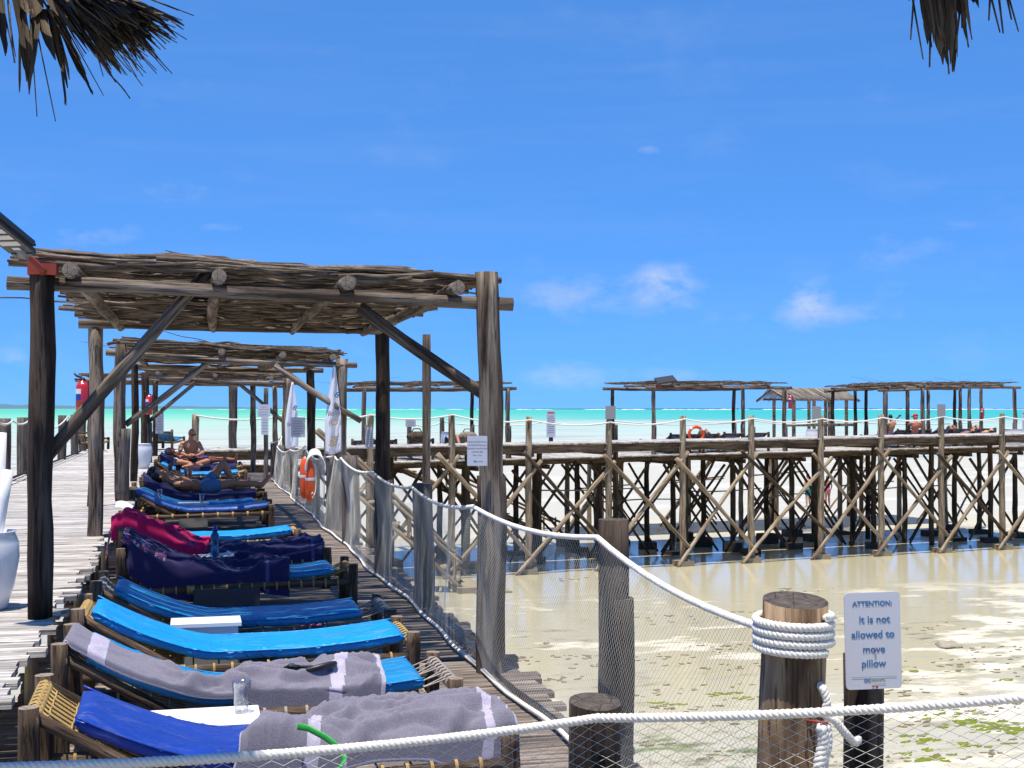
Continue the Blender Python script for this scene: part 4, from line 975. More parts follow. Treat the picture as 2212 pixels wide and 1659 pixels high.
# ------------------------------------------------------------------ towels
def towel(label, base, fn, nu, nv, mats, bandf=None, name='towel', thick=.007, cat='towel', sub=1):
    b = MB(); b.grid(nu, nv, fn, bandf); o = link(name, b.mesh(name, mats), None, PW[base]); tag(o, label, cat)
    md = o.modifiers.new('thickness', 'SOLIDIFY'); md.thickness = thick; md.offset = 1
    if sub: md = o.modifiers.new('smooth', 'SUBSURF'); md.levels = sub; md.render_levels = sub
    return o
def drape(x, yv, wr=0., y0=.02, y1=LW - .02, lift=.0):
    """point on the mattress top at x and arc position yv; beyond an edge the cloth hangs down the side"""
    z = prof(x) + .082 + lift
    if yv < y0: return Vector((x, y0 - .012 - .02 * min(1, (y0 - yv) * 4), z - (y0 - yv) + wr * .3))
    if yv > y1: return Vector((x, y1 + .012, z - (yv - y1)))
    e = min(yv - y0, y1 - yv); z -= .012 * max(0, 1 - e / .03) ** 2
    return Vector((x, yv, z + wr))
def ridge(p, sc, k=0): return 1 - abs(noise.noise((p[0] * sc[0] + k, p[1] * sc[1], k * 2.3))) * 2.2
def crease(x, y, k, amp=1., e=1.):
    """folds of bunched cloth: warped, sharp-crested waves at two sizes"""
    wx = x + .07 * noise.noise((x * 5, y * 5, k)); wy = y + .07 * noise.noise((x * 5, y * 5, k + 4))
    a = max(0, 1 - 2.6 * abs(noise.noise((wx * 3.2, wy * 8.0, k)))) ** 1.6; c = max(0, 1 - 2.4 * abs(noise.noise((wx * 11, wy * 17, k + 9)))) ** 1.4
    return amp * min(1, 7 * max(0, e) + .12) * (.060 * a + .012 * c + .003 * noise.noise((x * 30, y * 34, k)))
# lilac towel on the second lounger: over the head bar, along the near side, bunched to a point at the foot
def tw2(u, v):
    x = -.045 + 1.55 * u; yn = -.02 + .02 * noise.noise((u * 7, 0, 3)) - .17 * max(0, (u - .55) / .45) ** .7 * min(1, (1 - u) * 9 + .35); yb = .50 - .20 * math.sin(math.pi * min(1, u * 1.25)) + .02 * noise.noise((u * 6, 0, 9)) + .06 * max(0, u - .75) * 4
    y = yn + (yb - yn) * v; x += .05 * (v - .5) * max(0, u - .6) * 2.5
    wr = crease(x, y, 1.7, .35 + .95 * min(1, max(0, (u - .18) * 3.5)), min(v, 1 - v, 3 * (1 - u)))
    if x < .02: return Vector((x - .0, .04 + y * .9, .615 - (.02 - x) * 2.4 + .02 * noise.noise((y * 9, x * 9, 0))))
    return drape(x, y, wr, lift=.002)
def band2(u, v): return 1 if (.10 < u < .15 or .81 + .05 * v < u < .85 + .05 * v or v > .978 or v < .022 or u > .985) else 0
towel('rumpled lilac towel with pale bands spread along the second lounger', L2, tw2, 120, 44, ['terry_lilac', 'terry_band'], band2)
# lilac towel on the first lounger: bunched along the foot half
def tw1(u, v):
    x = 1.02 + .84 * u; y = -.10 + .62 * v + .05 * math.sin(u * 5)
    wr = crease(x, y, 6.1, 1.25, min(v, 1 - v, u, 1 - u)) + .045 * max(0, math.sin(math.pi * v)) * (1 - .5 * u); p = drape(x, y, wr); p.x += .05 * noise.noise((v * 4, u * 3, 0)); return p
def band1(u, v): return 1 if (.80 + .1 * v < u < .85 + .1 * v or v > .975 or v < .03 or u > .985) else 0
towel('bunched lilac towel with a pale band heaped on the deep blue lounger', L1, tw1, 80, 50, ['terry_lilac', 'terry_band'], band1)
def tw1b(u, v):
    x = .78 + .40 * u; y = -.20 + .60 * v + .04 * noise.noise((u * 3, 1, 0))
    wr = .085 * math.sin(math.pi * min(1, u * .62 + .36)) * max(0, math.sin(math.pi * min(1, v * .72 + .28))) + crease(x, y, 2.9, .9, min(v, 1 - v, u, 1 - u)); p = drape(x, y, wr); p.x += .16 * (v - .5) * (1 - u) + .05 * (v - .5); return p
towel('lilac towel with a wide pale band folded back over the deep blue lounger', L1, tw1b, 46, 44, ['terry_lilac', 'terry_band'], lambda u, v: 1 if .60 < u < .74 or u > .965 or u < .03 else 0)
def tw5(u, v):
    x = -.03 + 1.34 * u; y = -.22 - .06 * math.sin(u * 6) + (.62 + .08 * math.sin(u * 5)) * v
    wr = crease(x, y, 3.3, 1.5); 
    if x < .03: return Vector((x - .02, .02 + .5 * v, .62 - (.03 - x) * 2))
    return drape(x, y, wr, lift=.01)
towel('crumpled navy towel hanging low over the shaded lounger near the printed bag', L5, tw5, 90, 40, ['terry_navy', 'terry_navyband'], lambda u, v: 1 if .86 < u < .88 else 0)
def tw6(u, v):
    x = .62 + 1.18 * u; y = -.20 - .03 * math.sin(u * 5) + .74 * v; wr = crease(x, y, 8.3, 1.2); return drape(x, y, wr, lift=.01)
towel('navy striped towel laid over the foot half of the shaded lounger', L6, tw6, 80, 36, ['terry_navy', 'terry_navyband'], lambda u, v: 1 if (.90 < u < .93 or .2 < v < .22) else 0)
def twp(u, v):
    x = -.10 + .80 * u + .10 * v * u; y = -.10 + .62 * v; wr = .09 * math.sin(math.pi * u) * (1 - .5 * v) + crease(x, y, 2.2, 1.6); p = drape(max(x, .0), y, wr, lift=.02)
    if x < 0: p.x = x; p.z -= .05
    return p
towel('crumpled bright pink towel thrown over the head of a shaded lounger', L6, twp, 60, 40, ['terry_pink'])
def tw7w(u, v):
    x = -.05 + .16 * u; y = .0 + .55 * v; p = drape(max(.0, x), y, .02 + .01 * noise.noise((x * 9, y * 9, 0)), lift=.02); p.x = x; return p
towel('white cloth folded over the head of the sunlit blue lounger', L7, tw7w, 10, 16, ['flag_cloth'])
def tw10(u, v):
    x = .0 + 1.70 * u; y = -.10 + .72 * v; wr = .02 * max(0, ridge((x, y), (4, 6), 1.3)) ** 2; return drape(x, y, wr)
towel('navy towel spread under the sunbathing man', L10, tw10, 40, 16, ['terry_navy'])
towel('dark towel spread under the person in the black hat', L11, tw10, 40, 16, ['terry_navy'])
towel('navy towel draped under the bald seated man', L13, tw10, 40, 16, ['terry_navy'])
towel('dark blue towel under the person lying behind the bald man', L14, tw10, 40, 16, ['terry_navy'])
def pat(u, v):
    z = .60 - .62 * v; return Vector((-.09 - .05 * math.sin(v * 3) + .02 * noise.noise((u * 5, v * 4, 0)), .02 + .16 * u + .05 * v, z))
towel('red and blue patterned cloth hanging down at the head of the shaded lounger', L6, pat, 10, 20, ['patterned_cloth'], name='patterned_cloth', cat='cloth')
def pat2(u, v): 
    x = .0 + .34 * u; y = -.03 + .5 * v; return drape(x, y, .03 + .02 * noise.noise((x * 12, y * 9, 2)), lift=.03)
towel('white and navy patterned cloth bunched on the head of the navy towel lounger', L5, pat2, 16, 16, ['patterned_cloth'], name='patterned_cloth', cat='cloth')

# ------------------------------------------------------------------ white box tables
def box_table(label, x, y, w, d, h=.33, slats=4, group=None):
    t = thing('side_table', label, 'table', (x, y, .004), 0, group); sw = d / slats
    for i in range(slats):
        b = MB(); b.box((0, i * sw + .003, h - .022), (w, (i + 1) * sw - .003, h)); link('slat', b.mesh('slat', 'white_paint', False), t, Matrix.Identity(4), local=True)
    b = MB(); b.box((.02, .02, h - .075), (w - .02, d - .02, h - .0225)); link('apron', b.mesh('apron', 'white_paint', False), t, Matrix.Identity(4), local=True)
    for nm, a, c in (('front_panel', (.02, .012, .0), (w - .02, .018, h - .08)), ('back_panel', (.02, d - .018, 0), (w - .02, d - .012, h - .08)), ('side_panel', (.012, .02, 0), (.018, d - .02, h - .08)), ('side_panel', (w - .018, .02, 0), (w - .012, d - .02, h - .08))):
        b = MB(); b.box(a, c); link(nm, b.mesh(nm, 'panel_grey', False), t, Matrix.Identity(4), local=True)  # table sides grey as they look in shade, the shade is in the colour
    return t
T1 = box_table('long white slatted box table with the clear cup, between the two towel-covered loungers', -.34, 5.70, .64, .36, .31, 3)
T2 = box_table('white box table showing between the two bare blue loungers', -.12, 8.10, .42, .30, .36)
T3 = box_table('white box table with bottle and litter beside the navy towels', -.05, 11.55, .42, .40, .36)
T4 = box_table('white box table with cups beside the periwinkle lounger', -.18, 18.68, .42, .22, .34)
T5 = box_table('white box table in the shade between sunbather and cyan lounger', .30, 22.4, .42, .34, .3)
def cup(label, x, y, z, s=1., fill=None):
    t = thing('cup', label, 'cup', (x, y, z)); b = MB()
    b.lathe([(.024 * s, 0), (.026 * s, .005), (.034 * s, .09 * s), (.036 * s, .118 * s), (.038 * s, .122 * s), (.0355 * s, .122 * s), (.033 * s, .09 * s), (.0245 * s, .008)], 24, cap=True); link('wall', b.mesh('wall', 'clear_plastic'), t, Matrix.Identity(4), local=True)
    if fill: b = MB(); b.lathe([(.0235 * s, .009), (.027 * s, .04 * s), (0.0005, .0405 * s)], 16); link('drink', b.mesh('drink', fill), t, Matrix.Identity(4), local=True)
    return t
cup('clear plastic cup standing on the long white table', .22, 5.92, .314, 1.15)
cup('half-empty clear cup of beer on the table by the periwinkle lounger', .14, 18.75, .345, 1., 'beer')
cup('clear cup with a straw beside the head of the dappled lounger', -.43, 18.8, .42, 1.)
# blue water bottle
t = thing('water_bottle', 'translucent blue sports bottle standing by the navy towels', 'bottle', (.20, 11.62, .364)); b = MB()
b.lathe([(.036, 0), (.038, .01), (.038, .08), (.033, .10), (.033, .13), (.038, .15), (.036, .20), (.022, .225), (.020, .235)], 20); link('body', b.mesh('body', 'bottle_blue'), t, Matrix.Identity(4), local=True)
b = MB(); b.lathe([(.023, .234), (.023, .262), (.012, .268), (.012, .285), (.004, .288)], 16); link('lid', b.mesh('lid', 'vinyl_deep'), t, Matrix.Identity(4), local=True)
b = MB(); rg = random.Random(2)
b.grid(10, 8, lambda u, v: (.0 + .26 * u, .0 + .14 * v, .37 + .045 * abs(noise.noise((u * 5, v * 4, 0))) + .03 * u * v))
tag(link('crumpled_paper', b.mesh('crumpled_paper', 'paper', False), None, Matrix.Translation((.08, 11.58, .0))), 'crumpled white paper beside the blue bottle', 'paper')
b = MB(); b.ball((0, 0, .02), (.03, .022, .021), 10); tag(link('lemon', b.mesh('lemon', 'lemon'), None, Matrix.Translation((.03, 11.60, .362))), 'small lemon half on the white table by the blue bottle', 'lemon')
# black snorkel mask on the lilac towel
mp = Vector((HX + 1.16, 6.24 + .16, prof(1.16) + .115))
t = thing('diving_mask', 'black rubber mask with strap lying on the lilac towel', 'mask', mp); b = MB()
pts = [(.085 * math.cos(a) * (1 + .12 * math.cos(2 * a)), .055 * math.sin(a), .035 + .022 * math.cos(a + .6)) for a in [2 * math.pi * i / 24 for i in range(25)]]
b.tube(pts, .014, 8, False); b.grid(10, 6, lambda u, v: (-.08 + .16 * u, -.04 + .075 * v, .012 + .02 * (2 * u - 1) ** 2)); link('skirt', b.mesh('skirt', 'black_rubber'), t, Matrix.Identity(4), local=True)
b = MB(); b.tube([(-.08, 0, .045), (-.12, .02, .05), (-.135, .045, .035), (-.10, .07, .03), (0, .075, .025), (.07, .05, .03)], .010, 6, ox=2.0); link('strap', b.mesh('strap', 'cloth_black'), t, Matrix.Identity(4), local=True)
b = MB(); b.box((-.125, .0, .05), (-.10, .02, .062)); link('buckle', b.mesh('buckle', 'steel', False), t, Matrix.Identity(4), local=True)
# green strap on the nearest towel
g0 = PW[L1] @ Vector((1.03, -.06, prof(1.03) + .155))
b = MB(); b.tube([g0 + Vector(q) for q in ((-.06, .03, .035), (-.02, .01, .03), (.04, -.02, .0), (.09, -.05, -.035), (.11, -.07, -.075), (.09, -.09, -.10), (.03, -.10, -.112))], .013, 8, ox=.3)
tag(link('green_strap', b.mesh('green_strap', 'green_strap')), 'bright green curved strap lying on the lilac towel by the front rope', 'strap')
# printed bag under the navy towel lounger, purple sandals
t = thing('printed_bag', 'dark grey bag with black lettering under the navy towel lounger', 'bag', (.02, 10.66, .004)); b = MB(); b.box((0, 0, 0), (.52, .16, .22)); link('body', b.mesh('body', 'bag_grey', False), t, Matrix.Identity(4), local=True)
for s, x, z, sz in (('COPENHAGEN', .30, .055, .045),): link('lettering', text_mesh('lettering', s, sz, 'black_rubber', bold=.0006), t, Matrix.Translation((x, -.002, z)) @ Matrix.Rotation(R(90), 4, 'X'), local=True)
for i, dx in enumerate((0, .13)):
    t = thing('flip_flop', 'mauve flip-flop on the boards behind the bare blue lounger', 'flip-flop', (.86 + dx, 9.72 + .05 * i, .004), .4 * i, 'mauve flip-flops on the deck boards'); b = MB(); b.grid(10, 4, lambda u, v: (-.0 + .11 * (v - .5) * (1 - .35 * abs(u - .6)), .24 * u, .018)); o = link('sole', b.mesh('sole', 'cloth_pink'), t, Matrix.Identity(4), local=True)
    o.modifiers.new('thickness', 'SOLIDIFY').thickness = -.016
    b = MB(); b.tube([(-.045, .11, .02), (-.02, .15, .055), (0, .19, .02), (.02, .15, .055), (.045, .11, .02)], .008, 6); link('strap', b.mesh('strap', 'cloth_purple'), t, Matrix.Identity(4), local=True)
# ------------------------------------------------------------------ left side of the boardwalk
def pot(label, x, y, r, h, z=.452):
    t = thing('plant_pot', label, 'pot', (x, y, z)); b = MB()
    b.lathe([(r * .62, 0), (r * .66, .01), (r * .86, h * .3), (r, h * .66), (r * .98, h * .85), (r * .86, h * .985), (r * .90, h), (r * .80, h), (r * .78, h * .9), (.001, h * .88)], 36); link('body', b.mesh('body', 'pot_white'), t, Matrix.Identity(4), local=True); return t
pp0 = at_z(-34, 1316, .45); pt = pot('large glossy white pot standing on the boardwalk', pp0.x, pp0.y, .200, .47)
t = thing('white_stem', 'bare white-painted forked stem rising from the large white pot', 'stem', (pp0.x, pp0.y, .88)); b = MB()
e0, e1, e2 = at_y(-6, 1150, pp0.y), at_y(20, 1015, pp0.y), at_y(5, 935, pp0.y)
b.tube([Vector((pp0.x + .03, pp0.y, .88)), e0, at_y(8, 1080, pp0.y), e1], [.042, .036, .030, .027], 12); link('branch', b.mesh('branch', 'white_paint'), t)
b = MB(); b.tube([Vector((pp0.x - .02, pp0.y + .03, .88)), at_y(-4, 1100, pp0.y + .05), e2], [.045, .036, .026], 12); link('branch', b.mesh('branch', 'white_paint'), t)
q = at_z(307, 1012, .45); pot('white pot among the posts by the third pergola', q.x, q.y, .20, .50)
LG = 'posts of the rope rail along the seaward edge of the boardwalk'
lx = [10, 49, 134, 161, 178]; LP = []
for x in lx:
    d = ray(x, 1000); a = -3.02; y = a * d.y / d.x; LP.append(y)
for y in [LP[0] - 3.4, LP[0] - 1.7] + LP:
    fence_post('railing_post', -3.02, y, -.9, 1.50, .105, 'grey_post', 'grey round post of the rope rail along the seaward edge of the boardwalk', LG)
rp = MB(); ys = [LP[0] - 3.4, LP[0] - 1.7] + LP + [37.5]
for a, c in zip(ys, ys[1:]): rp.tube(sag((-2.90, a, 1.46), (-2.90, c, 1.46), .03 * (c - a), 8), .016, 6)
tag(link('rail_rope', rp.mesh('rail_rope', 'rope_white')), 'white rope drooping along the seaward edge of the boardwalk', 'rope')
b = MB(); b.tube([(-2.93, 17, .50), (-2.93, 37, .50)], .022, 6); tag(link('edge_pipe', b.mesh('edge_pipe', 'log_dark')), 'dark kerb pole laid along the seaward edge of the boardwalk', 'pole')
# tall lone post carrying a fire extinguisher
def extinguisher(label, p, h, rz=0., s=1.):
    t = thing('fire_extinguisher', label, 'extinguisher', p); r = h * .155; b = MB()
    b.lathe([(r * .9, 0), (r, h * .03), (r, h * .78), (r * .8, h * .86), (r * .35, h * .90), (r * .3, h * .93)], 20); link('cylinder', b.mesh('cylinder', 'red_paint'), t, Matrix.Identity(4), local=True)
    def patch(nm, m, a0, a1, z0, z1, k):
        b = MB(); b.grid(10, 1, lambda u, v: (r * k * math.cos(a0 + (a1 - a0) * u), r * k * math.sin(a0 + (a1 - a0) * u), h * (z0 + (z1 - z0) * v))); link(nm, b.mesh(nm, m), t, Matrix.Identity(4), local=True)
    patch('label_sheet', 'paper', R(185), R(260), .60, .72, 1.006); patch('label_sheet', 'vinyl_deep', R(185), R(260), .46, .598, 1.006); patch('label_sheet', 'bracket_red', R(185), R(270), .30, .455, 1.006)
    b = MB(); b.box((-r * .3, -r * .25, h * .92), (r * .3, r * .25, h * .99)); b.tube([(0, 0, h * .985), (-r * .9, 0, h * 1.03), (-r * 1.25, 0, h * 1.10)], r * .16, 6); b.tube([(0, 0, h * .95), (-r * 1.2, 0, h * .95)], r * .14, 6); link('valve_handle', b.mesh('valve_handle', 'black_rubber'), t, Matrix.Identity(4), local=True)
    b = MB(); b.tube([(r * .2, 0, h * .95), (r * .9, -r * .2, h * .9), (r * 1.12, -r * .3, h * .7), (r * 1.1, -r * .2, h * .25)], r * .15, 6); link('hose', b.mesh('hose', 'black_rubber'), t, Matrix.Identity(4), local=True)
    return t
ey = 16.9; ep = at_y(199, 1087, ey); 
t = thing('lone_post', 'slim dark post carrying the red fire extinguisher by the boardwalk', 'post', (ep.x, ep.y, .45)); log('trunk', (ep.x, ep.y, .45), (ep.x + .02, ep.y, 2.42), .055, .045, 'log_dark', t, n=10, knots=2)
e = at_y(178, 905, ey - .12); extinguisher('red fire extinguisher with white label hung by the boardwalk', e, at_y(178, 815, ey - .12).z - e.z)
e = pp(pier_s(1708, 2.75), 2.75, 0); e.z = at_y(1708, 882, e.y).z; extinguisher('red fire extinguisher on the pergola post by the thatched hut', e, .52)
e = pp(pier_s(2124, 6.2), 6.25, 0); e.z = at_y(2124, 905, e.y).z; extinguisher('red extinguisher on a post under the far right pergola', e, .48)
e = at_y(322, 896, 29.85); extinguisher('faded red extinguisher on the third pergola corner post', e, .48)

# ------------------------------------------------------------------ notices
tw = at_y(1031, 974, 7.90)
sign_board('towel_sign', 'white notice about unattended towels on the near pergola post', tw, .126, .186, -.10, 0., [
    ('PLEASE BE ADVISED THAT ALL', 0, .056, .0088, 'sign_tan', 0), ('UNATTENDED TOWELS WILL BE', 0, .035, .0088, 'sign_tan', 0), ('REMOVED BY THE HOTEL STAFF', 0, .014, .0088, 'sign_tan', 0), ('IF LEFT FOR MORE', 0, -.007, .0088, 'sign_tan', 0), ('THAN 1 HOUR', 0, -.028, .0088, 'sign_tan', 0),
    ('OC', -.014, -.068, .012, 'sign_blue', .0003), ('BEACH RESORT', .018, -.066, .005, 'ink_grey', 0)], rim=.006)
def blank_notice(label, p, w, h, rz, n=6, head=None, roll=0., m='sign_white', mk=None):
    t, M = sign_board('small_sign', label, p, w, h, rz, roll, [], rim=.008, mt=m); b = MB()
    for i in range(n):
        y = h * (.30 - .62 * i / max(1, n - 1)) if n > 1 else 0; ww = w * (.36 if i % 3 else .28); b.box((-ww, y - h * .012, .0008), (ww, y + h * .012, .0014))
    tag(link('print_lines', b.mesh('print_lines', 'ink_grey', False), t, M), kind='stuff')
    if head: b = MB(); b.box((-w * .38, h * .40, .0008), (w * .38, h * .455, .0014)); link('heading', b.mesh('heading', head, False), t, M)
    return t
q = at_y(797, 944, 12.82); blank_notice('narrow white notice turned edge-on on the shaded pergola post', q, .10, .20, -.9, 7)
q = at_y(644, 923, 22.3); blank_notice('small grey-white notice on the back post of the second pergola', q, .24, .34, .05, 6)
q = at_y(572, 919, 29.6); blank_notice('small white notice on a slim post behind the second pergola', q, .16, .42, -.1, 5)
q = at_y(570, 887, 29.7); blank_notice('landscape white notice above the small one on the slim post', q, .28, .28, -.1, 4)
q = at_y(345, 913, 33.9); blank_notice('tilted white and blue notice on the back post of the third pergola', q, .22, .55, .5, 6, 'sign_blue')
q = at_y(567, 862, 29.8); 
pq = at_y(575, 838, 29.9); t = thing('slim_post', 'slim leaning post carrying two white notices behind the towels', 'post', (pq.x, pq.y, -.9)); log('trunk', (pq.x, pq.y, -.9), pq, .055, .05, 'grey_post', t, n=10)
s = pier_s(1189, 6.8); q = pp(s, 6.75, 0); q.z = at_y(1189, 916, q.y).z; blank_notice('tall white warning notice with red heading on the far rail post', q, .36, .98, .14, 9, 'ink_red')
s = pier_s(886, 6.8); q = pp(s, 6.75, 0); q.z = at_y(886, 914, q.y).z; blank_notice('small white notice on a far rail post behind the staircase', q, .38, .26, .14, 4)
for x, yc, lab in ((1313, 889, 'plain grey panel on top of the pier post left of the far pergola'), (1757, 889, 'plain grey panel on a pier post in front of the thatched hut'), (2026, 884, 'plain grey panel on a pier post below the long far pergola')):
    q = pp(pier_s(x), -.2, 0); q.z = at_y(x, yc + 2, q.y).z
    tq = thing('grey_panel', lab, 'panel', q); link('board', plate(.36, .42, .01, .02).mesh('board', 'panel_grey', False), tq, facing(q, .14))
s = pier_s(1660, 6); q = pp(pier_s(2212, 2.8), 2.7, 0); q.z = at_y(2208, 915, q.y).z; blank_notice('white and blue notice at the far right pergola post', q, .35, .95, .14, 6, 'sign_blue')
# ------------------------------------------------------------------ white towels hung on the pergola posts
def flag(label, px0, top, botm, y, w, seed, texts):
    tp_ = at_y(px0, top, y); bt = at_y(px0 - 4, botm, y); H = tp_.z - bt.z
    b = MB()
    def fn(u, v):
        wd = w * (.10 + .90 * min(1, v * 1.6) ** .8) * (1 - .12 * max(0, v - .7)); x = -.55 * wd + wd * u
        return (x, .035 * math.sin(u * 9 + v * 3 + seed) * (.4 + .6 * v), -H * v * (1 - .03 * u) - .03 * math.sin(u * 3.1) * v)
    b.grid(20, 30, fn); t = thing('hanging_towel', label, 'towel', tp_); o = link('cloth', b.mesh('cloth', 'flag_cloth'), t, Matrix.Identity(4), local=True); o.modifiers.new('thickness', 'SOLIDIFY').thickness = .006
    for (s, fx, fz, sz, m, rot) in texts: link('lettering', text_mesh('lettering', s, sz, m, mirror=True, bold=.002, ext=.004), t, Matrix.Translation((fx * w, -.052, -H * fz)) @ Matrix.Rotation(R(90), 4, 'X') @ Matrix.Rotation(rot, 4, 'Z'), local=True)
    return t
flag('long white towel with mirrored gold and blue lettering on the second pergola post', 722, 790, 979, 17.66, .21, 0., [('B', .08, .36, .11, 'sign_blue', -.5), ('Holi', -.02, .57, .10, 'ink_grey', .1), ('O', .05, .68, .12, 'ink_gold', .3), ('ARI', .10, .87, .11, 'ink_gold', 1.2)])
flag('shorter white towel hung on the third pergola post', 632, 826, 968, 29.8, .30, 1.4, [('B', .1, .42, .16, 'sign_blue', -.4), ('Holi', -.02, .66, .13, 'ink_grey', .2)])
# ------------------------------------------------------------------ orange rescue buoys and rope coil on the railing post
by_ = 15.85; bo = at_y(664, 1084, by_); bt = at_y(668, 992, by_); bh = bt.z - bo.z
for k, (dx, dy, dz, lab) in enumerate(((-.03, .06, .03, 'orange rescue buoy with white band, the one hanging behind'), (.03, -.03, 0, 'orange rescue buoy with white band, the one hanging in front'))):
    t = thing('rescue_buoy', lab, 'buoy', (bo.x + dx, bo.y + dy, bo.z + dz)); b = MB(); r = .058
    b.lathe([(.012, 0), (r * .7, .03), (r, .09), (r, bh * .55), (r * .95, bh * .8), (r * .6, bh * .94), (.01, bh)], 20); link('float', b.mesh('float', 'buoy_orange'), t, Matrix.Identity(4), local=True)
    b = MB(); b.lathe([(r * 1.02, bh * .50), (r * 1.03, bh * .505), (r * 1.03, bh * .565), (r * 1.02, bh * .57)], 20, cap=False); link('reflective_band', b.mesh('reflective_band', 'reflective'), t, Matrix.Identity(4), local=True)
    b = MB(); b.tube([(0, -.01, bh), (.05, -.03, bh * .85), (.07, -.03, bh * .5), (.06, -.03, .12), (.02, -.06, .05), (.0, -.05, .09), (.03, -.06, .12)], .006, 6); link('lanyard', b.mesh('lanyard', 'rope_white'), t, Matrix.Identity(4), local=True)
rp = MB(); c0 = at_y(678, 978, 15.95)
for k in range(9):
    r = .07 + .012 * k; rp.tube([(c0.x + .12 * math.sin(a) * (.6 + .05 * k), c0.y - .12 - .01 * k, c0.z - .02 + r * math.cos(a) * 1.0 - .02 * k) for a in [-1.9 + 3.8 * i / 16 for i in range(17)]], .008, 5)
tag(link('rope_bundle', rp.mesh('rope_bundle', 'rope_white')), 'coiled white line draped over the post above the orange buoys', 'rope')
# ------------------------------------------------------------------ far platform furniture
proto = None
def far_lounger(x, t_, rz, label):
    global proto
    s = pier_s(x, t_); p = pp(s, t_, zp(s) + .012); M = Matrix.Translation(p) @ Matrix.Rotation(PRZ + R(90) + rz, 4, 'Z') @ Matrix.Scale(1.25, 4)
    if proto is None:
        o = lounger(label, p.x, p.y, 'vinyl_mid', near=False, rz=PRZ + R(90) + rz, seed=40, group='rope-strung loungers on the far platform', z=p.z, rope='rope_grey')
        for ch in [q for q in PW if q.parent == o]:
            KIDS.setdefault(o, []).append(ch)
            for g in [q for q in PW if q.parent == ch]: KIDS.setdefault(ch, []).append(g)
        o.scale = (1.25,) * 3; proto = o
    else: o = copy_tree(proto, None, M, label, 'rope-strung loungers on the far platform')
    return o
SAME = 'rope-strung lounger on the far platform with its head end towards the pier'
for x, lab in ((855, SAME), (812, SAME), (935, 'far lounger with brown beach bags on it'), (1012, 'far lounger on which a pair of bare knees shows'), (1490, 'far lounger under the left part of the sagging pergola'), (1552, 'far lounger with a blue towel under the sagging pergola'), (1605, 'far lounger beside the pergola post with rumpled covers'), (1520, 'far lounger with a dark headrest beside the orange ring'),
               (1660, 'far lounger behind the extinguisher post'), (2010, SAME), (2060, SAME), (2100, SAME), (2150, SAME), (1975, SAME)):
    far_lounger(x, 3.15, random.uniform(-.06, .06), lab)
t0 = pp(pier_s(1500, 2.9), 2.7, 0); t0.z = at_y(1500, 962, t0.y).z
t = thing('life_ring', 'orange and white life ring leaning on a far pergola post', 'life ring', t0); b = MB(); b.tube([(.27 * math.cos(a), .1, .38 + .27 * math.sin(a)) for a in [2 * math.pi * i / 28 for i in range(29)]], .055, 10, False); link('ring', b.mesh('ring', 'buoy_orange'), t, Matrix.Identity(4), local=True)
for k in range(4):
    a0 = .6 + k * 1.57; b = MB(); b.tube([(.27 * math.cos(a0 + .08 * i), .1, .38 + .27 * math.sin(a0 + .08 * i)) for i in range(4)], .058, 10, False); link('band', b.mesh('band', 'reflective'), t, Matrix.Identity(4), local=True)
for x, lab in ((1755, 'white pot on the far platform by the thatched hut'), (968, 'white pot on the far platform behind the near rail posts')):
    q = pp(pier_s(x, 5.5), 5.5, ZP + .02); pot(lab, q.x, q.y, .26, .95, q.z)
q = pp(pier_s(2190, 3.0), 3.0, ZP + .02); pot('white pot at the right end of the far platform', q.x, q.y, .45, .95, q.z)
for x, y, lab in ((898, 946, 'brown round beach bag heaped on a far lounger'), (1008, 946, 'pale wicker bag on the pier boards')):
    s = pier_s(x, 3.1); q = pp(s, 3.0, 0); q.z = at_y(x, y + 8, q.y).z; b = MB(); b.ball((0, 0, .16), (.34, .2, .18), 12); b.tube([(-.2, 0, .25), (-.1, 0, .42), (.1, 0, .42), (.2, 0, .25)], .02, 6)
    tag(link('beach_bag', b.mesh('beach_bag', 'bed_wood' if x == 898 else 'reed'), None, Matrix.Translation(q)), lab, 'bag')
# low bench-like step at the end of the sun deck and lounger back on the cross walk
q = at_y(395, 972, 38.2); far = lounger('lounger with a woven headrest standing on the pier end of the boardwalk', q.x - .3, 38.3, 'vinyl_teal', near=False, rz=R(80), seed=60, group='rope-strung loungers on the far platform', z=.47)
q = at_y(195, 972, 37.8); lounger('lounger with rope headrest at the seaward end of the boardwalk', q.x + .2, 38.0, 'vinyl_mid', near=False, rz=R(85), seed=61, group='rope-strung loungers on the far platform', z=.47, mat_=False)
st = thing('deck_step', 'broad low timber step between the sun deck and the pier', 'step', (.6, 35.2, 0)); 
for i in range(3): squared('tread', (-.9, 34.75 + i * .28, .14), (2.0, 34.75 + i * .28, .14), .26, .04, 'beam', st)
for x in (-.8, .6, 1.9): squared('riser', (x, 34.65, .06), (x, 35.4, .06), .08, .12, 'beam', st)

